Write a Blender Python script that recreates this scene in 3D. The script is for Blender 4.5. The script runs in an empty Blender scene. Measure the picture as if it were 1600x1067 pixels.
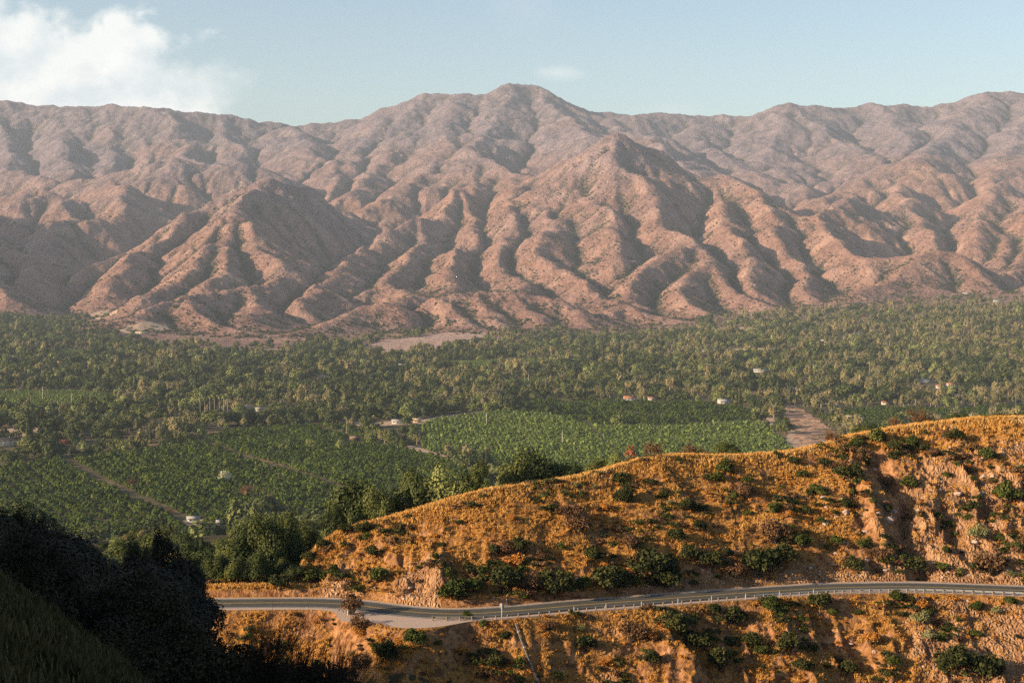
import bpy, bmesh, math, random, heapq
import numpy as np
from mathutils import Vector, Matrix

random.seed(11)
RNG = np.random.default_rng(11)
SC = bpy.context.scene
COL = SC.collection

# ------------------------------------------------------------------ camera
CAM_Z = 190.0            # eye height above the valley floor, metres
FPX = 2222.0             # focal length in pixels of a 1600 px wide picture
HORIZON = 411.0          # row of eye level in that picture
cam_data = bpy.data.cameras.new('camera')
cam = bpy.data.objects.new('camera', cam_data)
COL.objects.link(cam)
cam.location = (0, 0, CAM_Z)
cam_data.sensor_width = 36.0
cam_data.lens = 36.0 * FPX / 1600.0
cam.rotation_euler = (math.radians(90) - math.atan((533.5 - HORIZON) / FPX), 0, 0)
cam_data.clip_start = 0.5
cam_data.clip_end = 60000
SC.camera = cam

# ------------------------------------------------------------------ light
SUN_AZ = math.radians(200)      # direction to the sun in the x,y plane, measured from +x
SUN_EL = math.radians(18.5)
to_sun = Vector((math.cos(SUN_AZ) * math.cos(SUN_EL), math.sin(SUN_AZ) * math.cos(SUN_EL), math.sin(SUN_EL)))
sun_data = bpy.data.lights.new('sun', 'SUN')
sun_data.energy = 5.0
sun_data.angle = math.radians(0.5)
sun_data.color = (1.0, 0.76, 0.50)
sun = bpy.data.objects.new('sun', sun_data)
COL.objects.link(sun)
sun.rotation_euler = to_sun.to_track_quat('Z', 'Y').to_euler()
sun.location = (-300, -200, 600)

world = bpy.data.worlds.new('World')
SC.world = world
world.use_nodes = True


def N(nt, kind, **kw):
    n = nt.nodes.new(kind)
    for k, v in kw.items():
        if k == 'inp':
            for kk, vv in v.items():
                n.inputs[kk].default_value = vv
        else:
            setattr(n, k, v)
    return n


def build_world():
    nt = world.node_tree
    nt.nodes.clear()
    L = nt.links.new
    out = N(nt, 'ShaderNodeOutputWorld')
    bg = N(nt, 'ShaderNodeBackground')
    bg.inputs['Strength'].default_value = 0.093
    sky = N(nt, 'ShaderNodeTexSky', sky_type='NISHITA')
    sky.sun_disc = False
    sky.sun_elevation = SUN_EL
    sky.sun_rotation = math.pi / 2 - SUN_AZ
    sky.air_density = 1.0
    sky.dust_density = 2.0
    sky.ozone_density = 1.0
    sky.altitude = 300
    tc = N(nt, 'ShaderNodeTexCoord')
    sep = N(nt, 'ShaderNodeSeparateXYZ')
    L(tc.outputs['Generated'], sep.inputs[0])

    def math_(op, a, b=None, clamp=False):
        n = N(nt, 'ShaderNodeMath', operation=op, use_clamp=clamp)
        for i, v in enumerate((a, b)):
            if v is None:
                continue
            if isinstance(v, (int, float)):
                n.inputs[i].default_value = v
            else:
                L(v, n.inputs[i])
        return n.outputs[0]

    # sky directions: azimuth (x/y) and elevation (z/y) of the part ahead
    ax = math_('DIVIDE', sep.outputs['X'], sep.outputs['Y'])
    az = math_('DIVIDE', sep.outputs['Z'], sep.outputs['Y'])
    ahead = math_('GREATER_THAN', sep.outputs['Y'], 0.05)
    comb = N(nt, 'ShaderNodeCombineXYZ')
    L(ax, comb.inputs[0]); L(az, comb.inputs[1])

    def cloud(cx, cz, rx, rz, scale, soft, seed, sharp_top=True):
        """ a bank of cloud: an ellipse of sky direction broken up by fractal noise """
        n1 = N(nt, 'ShaderNodeTexNoise', noise_dimensions='3D')
        n1.inputs['Scale'].default_value = scale
        n1.inputs['Detail'].default_value = 9
        n1.inputs['Roughness'].default_value = 0.52
        mp = N(nt, 'ShaderNodeMapping')
        mp.inputs['Location'].default_value = (seed, seed * 0.7, seed * 0.3)
        mp.inputs['Scale'].default_value = (1, 1.25, 1)
        L(comb.outputs[0], mp.inputs['Vector']); L(mp.outputs[0], n1.inputs['Vector'])
        dx = math_('DIVIDE', math_('SUBTRACT', ax, cx), rx)
        dz = math_('DIVIDE', math_('SUBTRACT', az, cz), rz)
        r = math_('SQRT', math_('ADD', math_('MULTIPLY', dx, dx), math_('MULTIPLY', dz, dz)))
        body = math_('SUBTRACT', 1.0, r)
        d = math_('ADD', body, math_('MULTIPLY', math_('SUBTRACT', n1.outputs[0], 0.5), 2.4))
        m = N(nt, 'ShaderNodeMapRange', interpolation_type='SMOOTHSTEP')
        m.inputs['From Min'].default_value = 0.0
        m.inputs['From Max'].default_value = soft
        L(d, m.inputs['Value'])
        return math_('MULTIPLY', m.outputs[0], ahead), n1.outputs[0], mp

    m1, nz1, mp1 = cloud(-0.355, 0.128, 0.140, 0.082, 16, 0.34, 3.1)
    m2, nz2, _ = cloud(-0.27, 0.108, 0.11, 0.042, 17, 0.7, 8.4)
    m3, nz3, _ = cloud(0.033, 0.132, 0.034, 0.007, 30, 1.2, 5.5)
    m4, nz4, _ = cloud(0.010, 0.172, 0.040, 0.022, 26, 1.5, 11.2)
    m5, nz5, _ = cloud(0.11, 0.106, 0.05, 0.008, 26, 1.6, 2.2)
    # cloud tone: billows, brighter towards the sunlit side of each one (offset noise difference)
    n2 = N(nt, 'ShaderNodeTexNoise', noise_dimensions='3D')
    n2.inputs['Scale'].default_value = 16
    n2.inputs['Detail'].default_value = 7
    n2.inputs['Roughness'].default_value = 0.52
    mpb = N(nt, 'ShaderNodeMapping')
    mpb.inputs['Location'].default_value = (3.1 - 0.010, 3.1 * 0.7 + 0.012, 3.1 * 0.3)
    mpb.inputs['Scale'].default_value = (1, 1.25, 1)
    L(comb.outputs[0], mpb.inputs['Vector']); L(mpb.outputs[0], n2.inputs['Vector'])
    shade = math_('SUBTRACT', nz1, n2.outputs[0])
    tone = N(nt, 'ShaderNodeMapRange')
    tone.inputs['From Min'].default_value = -0.10
    tone.inputs['From Max'].default_value = 0.10
    L(shade, tone.inputs['Value'])
    ccol = N(nt, 'ShaderNodeMix', data_type='RGBA')
    ccol.inputs['A'].default_value = (4.3, 4.7, 4.9, 1)
    ccol.inputs['B'].default_value = (5.9, 5.9, 5.7, 1)
    L(tone.outputs[0], ccol.inputs['Factor'])
    # sky tint towards the pale teal of the picture
    tint = N(nt, 'ShaderNodeMix', data_type='RGBA', blend_type='MULTIPLY')
    tint.inputs['Factor'].default_value = 1.0
    tint.inputs['B'].default_value = (0.98, 1.0, 0.98, 1)
    L(sky.outputs[0], tint.inputs['A'])
    cur = tint.outputs['Result']
    for m, k in ((m2, 0.7), (m1, 0.86), (m3, 0.40), (m4, 0.16), (m5, 0.22)):
        mx = N(nt, 'ShaderNodeMix', data_type='RGBA')
        L(math_('MULTIPLY', m, k), mx.inputs['Factor'])
        L(cur, mx.inputs['A']); L(ccol.outputs['Result'], mx.inputs['B'])
        cur = mx.outputs['Result']
    L(cur, bg.inputs['Color'])
    L(bg.outputs[0], out.inputs[0])


build_world()
SC.view_settings.view_transform = 'Standard'
SC.view_settings.look = 'None'
SC.view_settings.exposure = 1.02
SC.view_settings.gamma = 1.0
SC.view_settings.use_curve_mapping = False
SC.render.engine = 'CYCLES'
SC.cycles.max_bounces = 4
SC.cycles.diffuse_bounces = 2
SC.cycles.glossy_bounces = 1
SC.cycles.transmission_bounces = 2
SC.cycles.volume_bounces = 0
SC.cycles.transparent_max_bounces = 6
SC.cycles.caustics_reflective = False
SC.cycles.caustics_refractive = False
SC.cycles.use_denoising = False
SC.cycles.use_adaptive_sampling = False
SC.cycles.sample_clamp_indirect = 3.0
SC.cycles.adaptive_threshold = 0.01


# ------------------------------------------------------------------ helpers
def P(u, v, d):
    """world point seen at column u, row v of the 1600 px picture, d metres ahead"""
    return ((u - 800.0) / FPX * d, d, CAM_Z - (v - HORIZON) / FPX * d)


def tag(o, label=None, cat=None, group=None, kind=None):
    if label: o['label'] = label
    if cat: o['category'] = cat
    if group: o['group'] = group
    if kind: o['kind'] = kind
    return o


def np_mesh(name, verts, faces, smooth=True, mats=(), mat_idx=None):
    """fast mesh from numpy arrays; faces (n,3) or (n,4)"""
    me = bpy.data.meshes.new(name)
    verts = np.ascontiguousarray(verts, dtype=np.float32)
    faces = np.ascontiguousarray(faces, dtype=np.int32)
    k = faces.shape[1]
    me.vertices.add(len(verts)); me.vertices.foreach_set('co', verts.ravel())
    me.loops.add(faces.size); me.loops.foreach_set('vertex_index', faces.ravel())
    me.polygons.add(len(faces))
    me.polygons.foreach_set('loop_start', np.arange(0, faces.size, k, dtype=np.int32))
    me.polygons.foreach_set('loop_total', np.full(len(faces), k, dtype=np.int32))
    if smooth is True:
        me.polygons.foreach_set('use_smooth', np.ones(len(faces), dtype=bool))
    for m in mats:
        me.materials.append(m)
    if mat_idx is not None:
        me.polygons.foreach_set('material_index', np.ascontiguousarray(mat_idx, dtype=np.int32))
    me.update(calc_edges=True)
    me.validate()
    return me


def link(name, me, parent=None):
    o = bpy.data.objects.new(name, me)
    COL.objects.link(o)
    if parent: o.parent = parent
    return o


def grid_faces(nr, nc):
    i = np.arange(nr * nc).reshape(nr, nc)
    return np.stack([i[:-1, :-1], i[:-1, 1:], i[1:, 1:], i[1:, :-1]], -1).reshape(-1, 4)


def add_attr(me, name, arr):
    a = me.attributes.new(name, 'FLOAT', 'POINT')
    a.data.foreach_set('value', np.ascontiguousarray(arr, dtype=np.float32).ravel())


_tabs = {}
def perlin(x, y, seed=0):
    if seed not in _tabs:
        r = np.random.default_rng(1000 + seed)
        a = r.random((256, 256)) * 2 * np.pi
        _tabs[seed] = (np.cos(a), np.sin(a))
    gx, gy = _tabs[seed]
    xi = np.floor(x).astype(np.int64); yi = np.floor(y).astype(np.int64)
    fx = x - xi; fy = y - yi
    u = fx * fx * fx * (fx * (fx * 6 - 15) + 10); v = fy * fy * fy * (fy * (fy * 6 - 15) + 10)
    x0 = xi & 255; x1 = (xi + 1) & 255; y0 = yi & 255; y1 = (yi + 1) & 255
    n00 = gx[y0, x0] * fx + gy[y0, x0] * fy
    n10 = gx[y0, x1] * (fx - 1) + gy[y0, x1] * fy
    n01 = gx[y1, x0] * fx + gy[y1, x0] * (fy - 1)
    n11 = gx[y1, x1] * (fx - 1) + gy[y1, x1] * (fy - 1)
    return ((n00 * (1 - u) + n10 * u) * (1 - v) + (n01 * (1 - u) + n11 * u) * v) * 1.5


def fbm(x, y, octv=5, seed=0, gain=0.5, lac=2.03):
    s = 0; a = 1.0; t = 0
    for o in range(octv):
        s = s + a * perlin(x + 17.3 * o, y - 9.1 * o, seed + o)
        t += a; a *= gain; x = x * lac; y = y * lac
    return s / t


def ridged(x, y, octv=5, seed=0, gain=0.5):
    s = 0; a = 1.0; t = 0; w = 1.0
    for o in range(octv):
        n = 1 - np.abs(perlin(x + 7.3 * o, y - 3.1 * o, seed + o)) * 1.6
        n = np.clip(n, 0, 1) ** 2
        s = s + a * n * w
        w = np.clip(n * 1.4, 0, 1)
        t += a; a *= gain; x = x * 2.07; y = y * 2.07
    return s / t


def sstep(e0, e1, x):
    t = np.clip((x - e0) / (e1 - e0), 0, 1)
    return t * t * (3 - 2 * t)


def bilinear(H, x, y, x0, y0, dx, dy=None):
    dy = dy or dx
    fx = np.clip((x - x0) / dx, 0, H.shape[1] - 1.001); fy = np.clip((y - y0) / dy, 0, H.shape[0] - 1.001)
    i = fx.astype(int); j = fy.astype(int); a = fx - i; b = fy - j
    return (H[j, i] * (1 - a) + H[j, i + 1] * a) * (1 - b) + (H[j + 1, i] * (1 - a) + H[j + 1, i + 1] * a) * b


# ------------------------------------------------------------------ mountains: ridge skeleton, then river erosion
def valley_base(x, y):
    """valley floor: flat near, rising as a fan towards the mountain foot, more to the right"""
    d = np.maximum(y, 1.0)
    u = x / d * FPX + 800
    rise = sstep(1900, 4600, y) ** 1.3
    side = np.interp(u, [-400, 0, 150, 350, 600, 1000, 1200, 1600, 2000], [45, 40, 22, 4, 6, 12, 46, 95, 120])
    back = np.maximum(y - 4600, 0) * 0.03
    return rise * side + back + 1.2 * fbm(x / 260, y / 260, 3, 71)


RIDGES = [
    # (column, row, distance) down each crest; slope of the flanks
    # skyline
    ([(-500, 150, 10300), (-200, 152, 10200), (0, 160, 10000), (80, 163, 9900), (150, 168, 9800), (270, 169, 9600), (300, 179, 9600), (380, 190, 9700),
      (440, 195, 9800), (520, 190, 9900), (580, 183, 9900), (620, 168, 9900), (655, 154, 9900), (720, 147, 9900),
      (765, 151, 10000), (800, 133, 10000), (840, 140, 10000), (880, 158, 10000), (915, 173, 10000), (1000, 180, 10100),
      (1080, 185, 10200), (1150, 183, 10200), (1190, 178, 10100), (1235, 163, 10000), (1280, 170, 10000), (1310, 175, 10100),
      (1370, 162, 10100), (1450, 173, 10200), (1485, 162, 10200), (1530, 143, 10200), (1600, 149, 10200), (1750, 152, 10200), (2100, 140, 10200)], 0.55),
    # spurs of the left bluff, coming forward
    ([(0, 160, 10000), (10, 215, 9100), (20, 262, 8200)], 0.62),
    ([(90, 163, 9900), (105, 210, 9200), (118, 262, 8300), (100, 300, 7400)], 0.62),
    ([(160, 168, 9800), (185, 215, 9100), (180, 260, 8400)], 0.62),
    ([(215, 169, 9700), (232, 215, 9100), (240, 255, 8500)], 0.65),
    ([(270, 169, 9600), (290, 210, 9000), (300, 250, 8400), (330, 260, 7900)], 0.62),
    ([(350, 188, 9650), (365, 222, 9000), (380, 250, 8500)], 0.6),
    # low dark shoulder under the bluff
    ([(20, 262, 8200), (110, 292, 7600), (200, 262, 7500), (280, 245, 7500), (350, 255, 7500), (420, 265, 7500)], 0.5),
    ([(0, 300, 6600), (40, 288, 6600), (90, 305, 6500), (110, 330, 6200), (60, 380, 5600)], 0.5),
    ([(110, 292, 7600), (180, 282, 7000), (200, 296, 6600), (170, 330, 6200), (100, 360, 5900), (60, 395, 5500)], 0.55),
    ([(-300, 260, 6800), (-150, 300, 6000), (-80, 360, 5200), (-30, 420, 4600), (10, 465, 4200)], 0.5),
    ([(-900, 60, 6200), (-650, 110, 5600), (-420, 200, 5000), (-260, 300, 4500)], 0.55),  # unseen high ridge beyond the left edge, added to shade the slopes
    ([(-60, 340, 5500), (10, 370, 5300), (40, 400, 5000), (50, 430, 4700)], 0.5),
    # from the pass up to the middle summit, and its forward spurs
    ([(440, 195, 9800), (470, 215, 9000), (500, 240, 8400), (520, 262, 8000)], 0.48),
    ([(620, 168, 9900), (600, 200, 9200), (560, 232, 8600), (540, 270, 7900), (515, 300, 7300), (500, 320, 7000)], 0.5),
    ([(655, 154, 9900), (650, 190, 9300), (640, 215, 8700), (600, 262, 8000), (545, 300, 7200), (505, 322, 6900)], 0.5),
    ([(720, 147, 9900), (700, 190, 9000), (690, 230, 8200), (660, 275, 7500), (600, 310, 6900), (550, 335, 6600)], 0.5),
    ([(800, 133, 10000), (790, 170, 9300), (760, 205, 8600), (740, 240, 7900), (735, 270, 7300)], 0.5),
    ([(840, 140, 10000), (870, 175, 9300), (900, 200, 8600), (930, 215, 7900)], 0.5),
    ([(915, 173, 10000), (960, 195, 9300), (1010, 215, 8600), (1050, 240, 8000), (1090, 265, 7500)], 0.5),
    ([(1080, 185, 10200), (1090, 215, 9300), (1120, 240, 8700), (1180, 275, 8000)], 0.45),
    # back right
    ([(1235, 163, 10000), (1215, 200, 9300), (1200, 240, 8600), (1230, 275, 8000), (1260, 300, 7500)], 0.45),
    ([(1235, 163, 10000), (1290, 205, 9200), (1340, 235, 8600), (1370, 250, 8200)], 0.45),
    ([(1370, 162, 10100), (1400, 200, 9300), (1410, 235, 8500), (1380, 265, 7900), (1330, 295, 7200), (1290, 312, 6900)], 0.45),
    ([(1530, 143, 10200), (1500, 185, 9400), (1470, 215, 8800), (1440, 240, 8200), (1425, 250, 7700)], 0.45),
    ([(1600, 149, 10200), (1590, 200, 9000), (1580, 245, 8000), (1560, 270, 7500)], 0.45),
    # central pyramid
    ([(740, 240, 7900), (780, 262, 7200), (830, 262, 6900), (880, 250, 6700), (930, 230, 6500), (966, 213, 6400), (985, 214, 6400), (1025, 235, 6450), (1065, 262, 6450),
      (1105, 273, 6400), (1150, 274, 6200), (1180, 290, 6000), (1225, 320, 5800), (1262, 332, 5600)], 0.6),
    ([(966, 213, 6400), (985, 260, 6000), (1015, 305, 5700), (1050, 350, 5300), (1078, 372, 5050), (1105, 400, 4800), (1160, 440, 4500), (1200, 470, 4300)], 0.62),
    ([(930, 230, 6500), (915, 280, 6100), (925, 320, 5700), (945, 360, 5300), (975, 400, 4900)], 0.65),
    ([(880, 250, 6700), (872, 300, 6200), (862, 340, 5700), (850, 370, 5300), (870, 410, 4900), (905, 440, 4550), (925, 460, 4350)], 0.65),
    ([(830, 262, 6900), (790, 310, 6300), (800, 350, 5700), (790, 385, 5300), (800, 420, 4900), (810, 450, 4500)], 0.6),
    ([(780, 262, 7200), (745, 282, 6800), (715, 302, 6500), (650, 340, 6000), (585, 370, 5600), (555, 392, 5300), (520, 410, 4900), (470, 418, 4700),
      (432, 430, 4500)], 0.6),
    ([(745, 282, 6800), (730, 330, 6200), (745, 370, 5700), (725, 385, 5400), (715, 410, 5000), (700, 450, 4400)], 0.6),
    ([(650, 340, 6000), (670, 370, 5700), (655, 388, 5400), (600, 440, 4700), (560, 455, 4500)], 0.62),
    # spurs in front of the pyramid
    ([(1078, 372, 5050), (1040, 385, 4900), (1005, 410, 4700), (985, 440, 4450), (970, 460, 4300)], 0.62),
    ([(1105, 400, 4800), (1085, 430, 4500), (1070, 460, 4250), (1090, 480, 4100)], 0.62),
    ([(1105, 273, 6400), (1120, 300, 6000), (1135, 340, 5500), (1160, 385, 5000), (1180, 410, 4700), (1190, 440, 4500)], 0.6),
    ([(1180, 290, 6000), (1210, 345, 5500), (1230, 395, 5000), (1270, 440, 4600), (1300, 470, 4400)], 0.6),
    ([(1262, 332, 5600), (1300, 365, 5300), (1345, 400, 4900), (1380, 425, 4700)], 0.55),
    ([(1320, 306, 6200), (1282, 330, 5800), (1262, 332, 5600)], 0.5),
    ([(1380, 265, 7900), (1400, 300, 7000), (1412, 305, 6500), (1380, 335, 6100), (1320, 306, 6200)], 0.55),
    ([(1412, 305, 6500), (1440, 350, 5900), (1455, 370, 5600)], 0.6),
    # right hand hills
    ([(1560, 270, 7500), (1540, 300, 6600), (1530, 330, 6000), (1520, 370, 5500)], 0.6),
    ([(1560, 300, 6800), (1600, 310, 6200), (1620, 350, 5600), (1600, 400, 5100), (1560, 420, 4800)], 0.6),
    ([(1530, 330, 6000), (1570, 370, 5500), (1580, 395, 5200)], 0.65),
    ([(1262, 420, 4900), (1330, 405, 4900), (1400, 395, 4900), (1450, 385, 4850), (1490, 392, 4800), (1530, 425, 4600), (1560, 445, 4500)], 0.5),
    ([(1450, 385, 4850), (1420, 420, 4600), (1380, 440, 4500), (1340, 455, 4350)], 0.45),
    ([(1600, 400, 5100), (1640, 430, 4700), (1600, 440, 4500)], 0.5),
    ([(1760, 300, 6500), (1740, 380, 5300), (1720, 430, 4600)], 0.5),
    # left pyramid
    ([(500, 320, 6900), (540, 338, 6500), (500, 318, 6200), (465, 290, 6000), (430, 277, 5900), (405, 277, 5850), (350, 297, 5700), (300, 320, 5600), (250, 348, 5450),
      (175, 393, 5200), (115, 415, 5050), (95, 430, 4900)], 0.6),
    ([(405, 277, 5850), (376, 315, 5450), (395, 345, 5100), (420, 375, 4850), (450, 405, 4650), (470, 418, 4700)], 0.62),
    ([(376, 315, 5450), (345, 345, 5150), (320, 375, 4900), (285, 410, 4600), (240, 450, 4250), (225, 462, 4150)], 0.62),
    ([(376, 315, 5450), (362, 360, 5000), (350, 400, 4650), (320, 430, 4350)], 0.65),
    ([(300, 320, 5600), (255, 370, 5200), (200, 410, 4800), (150, 440, 4500)], 0.62),
    # front foothills
    ([(432, 430, 4500), (395, 445, 4300), (350, 452, 4150), (300, 458, 4000), (250, 472, 3850), (215, 487, 3700)], 0.44),
    ([(300, 458, 4000), (320, 480, 3800), (345, 505, 3650), (380, 522, 3550)], 0.48),
    ([(520, 410, 4900), (500, 440, 4450), (455, 470, 4100), (420, 490, 3900)], 0.48),
    ([(395, 445, 4300), (420, 475, 4000), (400, 495, 3800)], 0.44),
    ([(700, 457, 4000), (650, 465, 3950), (600, 472, 3950), (550, 490, 3800), (490, 512, 3650), (430, 526, 3520)], 0.44),
    ([(700, 457, 4000), (720, 480, 3850), (735, 500, 3750)], 0.52),
    ([(700, 457, 4000), (760, 452, 4050), (810, 452, 4050), (870, 462, 4000), (900, 480, 3900), (905, 500, 3800)], 0.48),
    ([(760, 452, 4050), (780, 480, 3850), (790, 500, 3780)], 0.52),
    ([(810, 452, 4050), (835, 480, 3870), (850, 500, 3780)], 0.52),
    ([(810, 450, 4500), (815, 452, 4250), (810, 452, 4050)], 0.44),
    ([(600, 440, 4700), (640, 455, 4300), (650, 465, 3950)], 0.44),
    ([(925, 460, 4350), (960, 468, 4150), (1010, 490, 4000), (1060, 505, 3900)], 0.44),
    ([(970, 460, 4300), (940, 480, 4050), (930, 500, 3900)], 0.48),
]
MX0, MX1, MY0, MY1 = -4900.0, 4900.0, 3000.0, 11200.0


def make_mountains():
    rng = np.random.default_rng(5)
    segs = []            # x0 y0 z0 x1 y1 z1 slope
    def poly(pts, slope):
        far = min(p[1] for p in pts) > 6850 or max(p[1] for p in pts) > 9000
        for a, b in zip(pts[:-1], pts[1:]):
            segs.append((*a, *b, slope * (.62 if far else 1.0)))
    polys = [([P(*q) for q in pts], s) for pts, s in RIDGES]
    for pts, s in polys:
        poly(pts, s)
    S = np.array(segs)

    def raster(dx):
        nx = int((MX1 - MX0) / dx) + 1; ny = int((MY1 - MY0) / dx) + 1
        X, Y = np.meshgrid(MX0 + np.arange(nx) * dx, MY0 + np.arange(ny) * dx)
        wx = X + 110 * fbm(X / 600, Y / 600, 5, 31); wy = Y + 110 * fbm(X / 600, Y / 600, 5, 41)
        base = valley_base(X, Y)
        H = np.full_like(X, -1e9)
        for x0, y0, z0, x1, y1, z1, sl in S:
            reach = max(z0, z1) / sl + 150
            i0 = max(0, int((min(x0, x1) - reach - MX0) / dx)); i1 = min(nx, int((max(x0, x1) + reach - MX0) / dx) + 2)
            j0 = max(0, int((min(y0, y1) - reach - MY0) / dx)); j1 = min(ny, int((max(y0, y1) + reach - MY0) / dx) + 2)
            if i0 >= i1 or j0 >= j1: continue
            xx = wx[j0:j1, i0:i1]; yy = wy[j0:j1, i0:i1]
            vx, vy = x1 - x0, y1 - y0; L2 = vx * vx + vy * vy
            t = np.clip(((xx - x0) * vx + (yy - y0) * vy) / L2, 0, 1)
            dist = np.hypot(xx - x0 - t * vx, yy - y0 - t * vy)
            dist = np.sqrt(dist * dist + 12 * 12) - 12      # rounded crest
            h = z0 + t * (z1 - z0) - 1.12 * sl * dist * (1 - 0.00012 * np.minimum(dist, 1500)) - (2.6e-4 * dist * dist if sl < .40 and min(y0, y1) > 6800 else 0)
            np.maximum(H[j0:j1, i0:i1], h, out=H[j0:j1, i0:i1])
        n = fbm(X / 420, Y / 420, 5, 3)
        hi = sstep(0, 300, H - base)
        H = H + (n * 62 + 40 * fbm(X / 190, Y / 190, 4, 13)) * hi
        k = 18.0                                             # smooth union with the valley floor
        m = np.maximum(H, base)
        H = m + k * np.log(np.exp((H - m) / k) + np.exp((base - m) / k)) - k * 0.0
        return X, Y, H, base

    def erode(H, base, dx, its, K, diff, thr=6.0):
        ny, nx = H.shape; n = nx * ny
        fixed = (H < base + thr)
        fixed[0, :] = fixed[-1, :] = True; fixed[:, 0] = fixed[:, -1] = True
        offs = [(-1, -1), (-1, 0), (-1, 1), (0, -1), (0, 1), (1, -1), (1, 0), (1, 1)]
        idx = np.arange(n).reshape(ny, nx)
        A = None
        for it in range(its):
            # fill pits (priority flood) every few rounds
            if it % 4 == 0:
                h = H.ravel().tolist()
                done = bytearray(fixed.ravel().astype(np.uint8).tobytes())
                hp = [(h[i], i) for i in np.nonzero(fixed.ravel())[0].tolist()
                      if True]
                # only border of the fixed region matters
                fm = fixed
                inner = fm[1:-1, 1:-1] & fm[:-2, 1:-1] & fm[2:, 1:-1] & fm[1:-1, :-2] & fm[1:-1, 2:]
                keep = fm.copy(); keep[1:-1, 1:-1] &= ~inner
                hp = [(h[i], i) for i in np.nonzero(keep.ravel())[0].tolist()]
                heapq.heapify(hp)
                pop = heapq.heappop; push = heapq.heappush
                nb = (-nx - 1, -nx, -nx + 1, -1, 1, nx - 1, nx, nx + 1)
                while hp:
                    z, i = pop(hp)
                    for o in nb:
                        j = i + o
                        if j < 0 or j >= n or done[j]: continue
                        done[j] = 1
                        zj = h[j]
                        if zj <= z:
                            zj = z + 0.02; h[j] = zj
                        push(hp, (zj, j))
                H = np.array(h).reshape(ny, nx)
            best = np.zeros_like(H); rec = idx.copy(); dist = np.full_like(H, dx)
            Hp = np.pad(H, 1, constant_values=1e9)
            for oy, ox in offs:
                L = dx * math.hypot(ox, oy)
                s = (H - Hp[1 + oy:1 + oy + ny, 1 + ox:1 + ox + nx]) / L
                m = s > best
                best[m] = s[m]; rec[m] = (idx + oy * nx + ox)[m]; dist[m] = L
            rec[fixed] = idx[fixed]
            order = np.argsort(-H.ravel(), kind='stable').tolist()
            r = rec.ravel().tolist()
            A = [dx * dx] * n
            for i in order:
                j = r[i]
                if j != i: A[j] += A[i]
            Aa = np.array(A).reshape(ny, nx)
            Keff = K * (0.35 + 0.65 * sstep(8300, 6600, MY0 + (idx // nx) * dx)) * (1 + 0.9 * fbm(idx % nx * dx / 700.0, idx // nx * dx / 700.0, 3, 77))
            F = (Keff * Aa ** 0.46 / dist).ravel().tolist()
            h = H.ravel().tolist()
            for i in reversed(order):
                j = r[i]
                if j != i:
                    f = F[i]; h[i] = (h[i] + f * h[j]) / (1 + f)
            H = np.array(h).reshape(ny, nx)
            lap = np.zeros_like(H)
            lap[1:-1, 1:-1] = H[:-2, 1:-1] + H[2:, 1:-1] + H[1:-1, :-2] + H[1:-1, 2:] - 4 * H[1:-1, 1:-1]
            H = H + diff * lap
            H = np.maximum(H, base)
        return H, np.array(A).reshape(ny, nx)

    d1 = 32.0
    X, Y, H, base = raster(d1)
    H0 = H.copy()
    H, A = erode(H, base, d1, 9, 0.045, 0.02)
    delta = H - H0
    d2 = 14.0
    X2, Y2, H2, base2 = raster(d2)
    H2 = H2 + bilinear(delta, X2, Y2, MX0, MY0, d1) + 9 * fbm(X2 / 90, Y2 / 90, 4, 51) * sstep(5, 80, H2 - base2)
    H2 = np.maximum(H2, base2)
    H2, A2 = erode(H2, base2, d2, 7, 0.040, 0.012)
    # wetness / gully measure for the scrub that grows there
    lap = np.zeros_like(H2)
    lap[1:-1, 1:-1] = H2[:-2, 1:-1] + H2[2:, 1:-1] + H2[1:-1, :-2] + H2[1:-1, 2:] - 4 * H2[1:-1, 1:-1]
    for _ in range(2):
        lap[1:-1, 1:-1] = (lap[:-2, 1:-1] + lap[2:, 1:-1] + lap[1:-1, :-2] + lap[1:-1, 2:] + 2 * lap[1:-1, 1:-1]) / 6
    return H2, lap, d2


MH, MLAP, MDX = make_mountains()


def mtn_z(x, y):
    return bilinear(MH, x, y, MX0, MY0, MDX)


def build_mountain_mesh(mat):
    # lattice finer near the viewer's side of the range, coarser at the back
    ys = 3000 * (11150 / 3000.0) ** np.linspace(0, 1, 900)
    cols = np.concatenate([np.linspace(-0.86, -0.48, 90), np.linspace(-0.475, 0.45, 940)])
    Yg = np.repeat(ys[:, None], len(cols), 1)
    Xg = cols[None, :] * (Yg + 400)
    Z = mtn_z(Xg, Yg)
    lap = bilinear(MLAP, Xg, Yg, MX0, MY0, MDX)
    up = sstep(2, 60, Z - valley_base(Xg, Yg))
    wxx = Xg + 25 * fbm(Xg / 90, Yg / 90, 3, 93)
    Z = Z + up * (4.2 * fbm(Xg / 38, Yg / 38, 4, 91) + 8.0 * (ridged(wxx / 85, Yg / 150, 4, 95) - .4))
    Z = Z - 3.0 * (1 - sstep(3000, 3060, Yg))
    V = np.stack([Xg, Yg, Z], -1).reshape(-1, 3)
    me = np_mesh('mountains', V, grid_faces(*Z.shape), True, [mat])
    add_attr(me, 'gully', np.clip(lap / 6.0, -1, 1))
    add_attr(me, 'height', Z)
    o = link('mountains', me)
    tag(o, 'bare reddish brown mountain range with folded ridges behind the valley', kind='structure')
    return o


# ------------------------------------------------------------------ materials
def new_mat(name, rough=0.95):
    m = bpy.data.materials.new(name)
    m.use_nodes = True
    nt = m.node_tree
    b = nt.nodes['Principled BSDF']
    b.inputs['Roughness'].default_value = rough
    b.inputs['Specular IOR Level'].default_value = 0.12
    return m, nt, b


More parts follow.
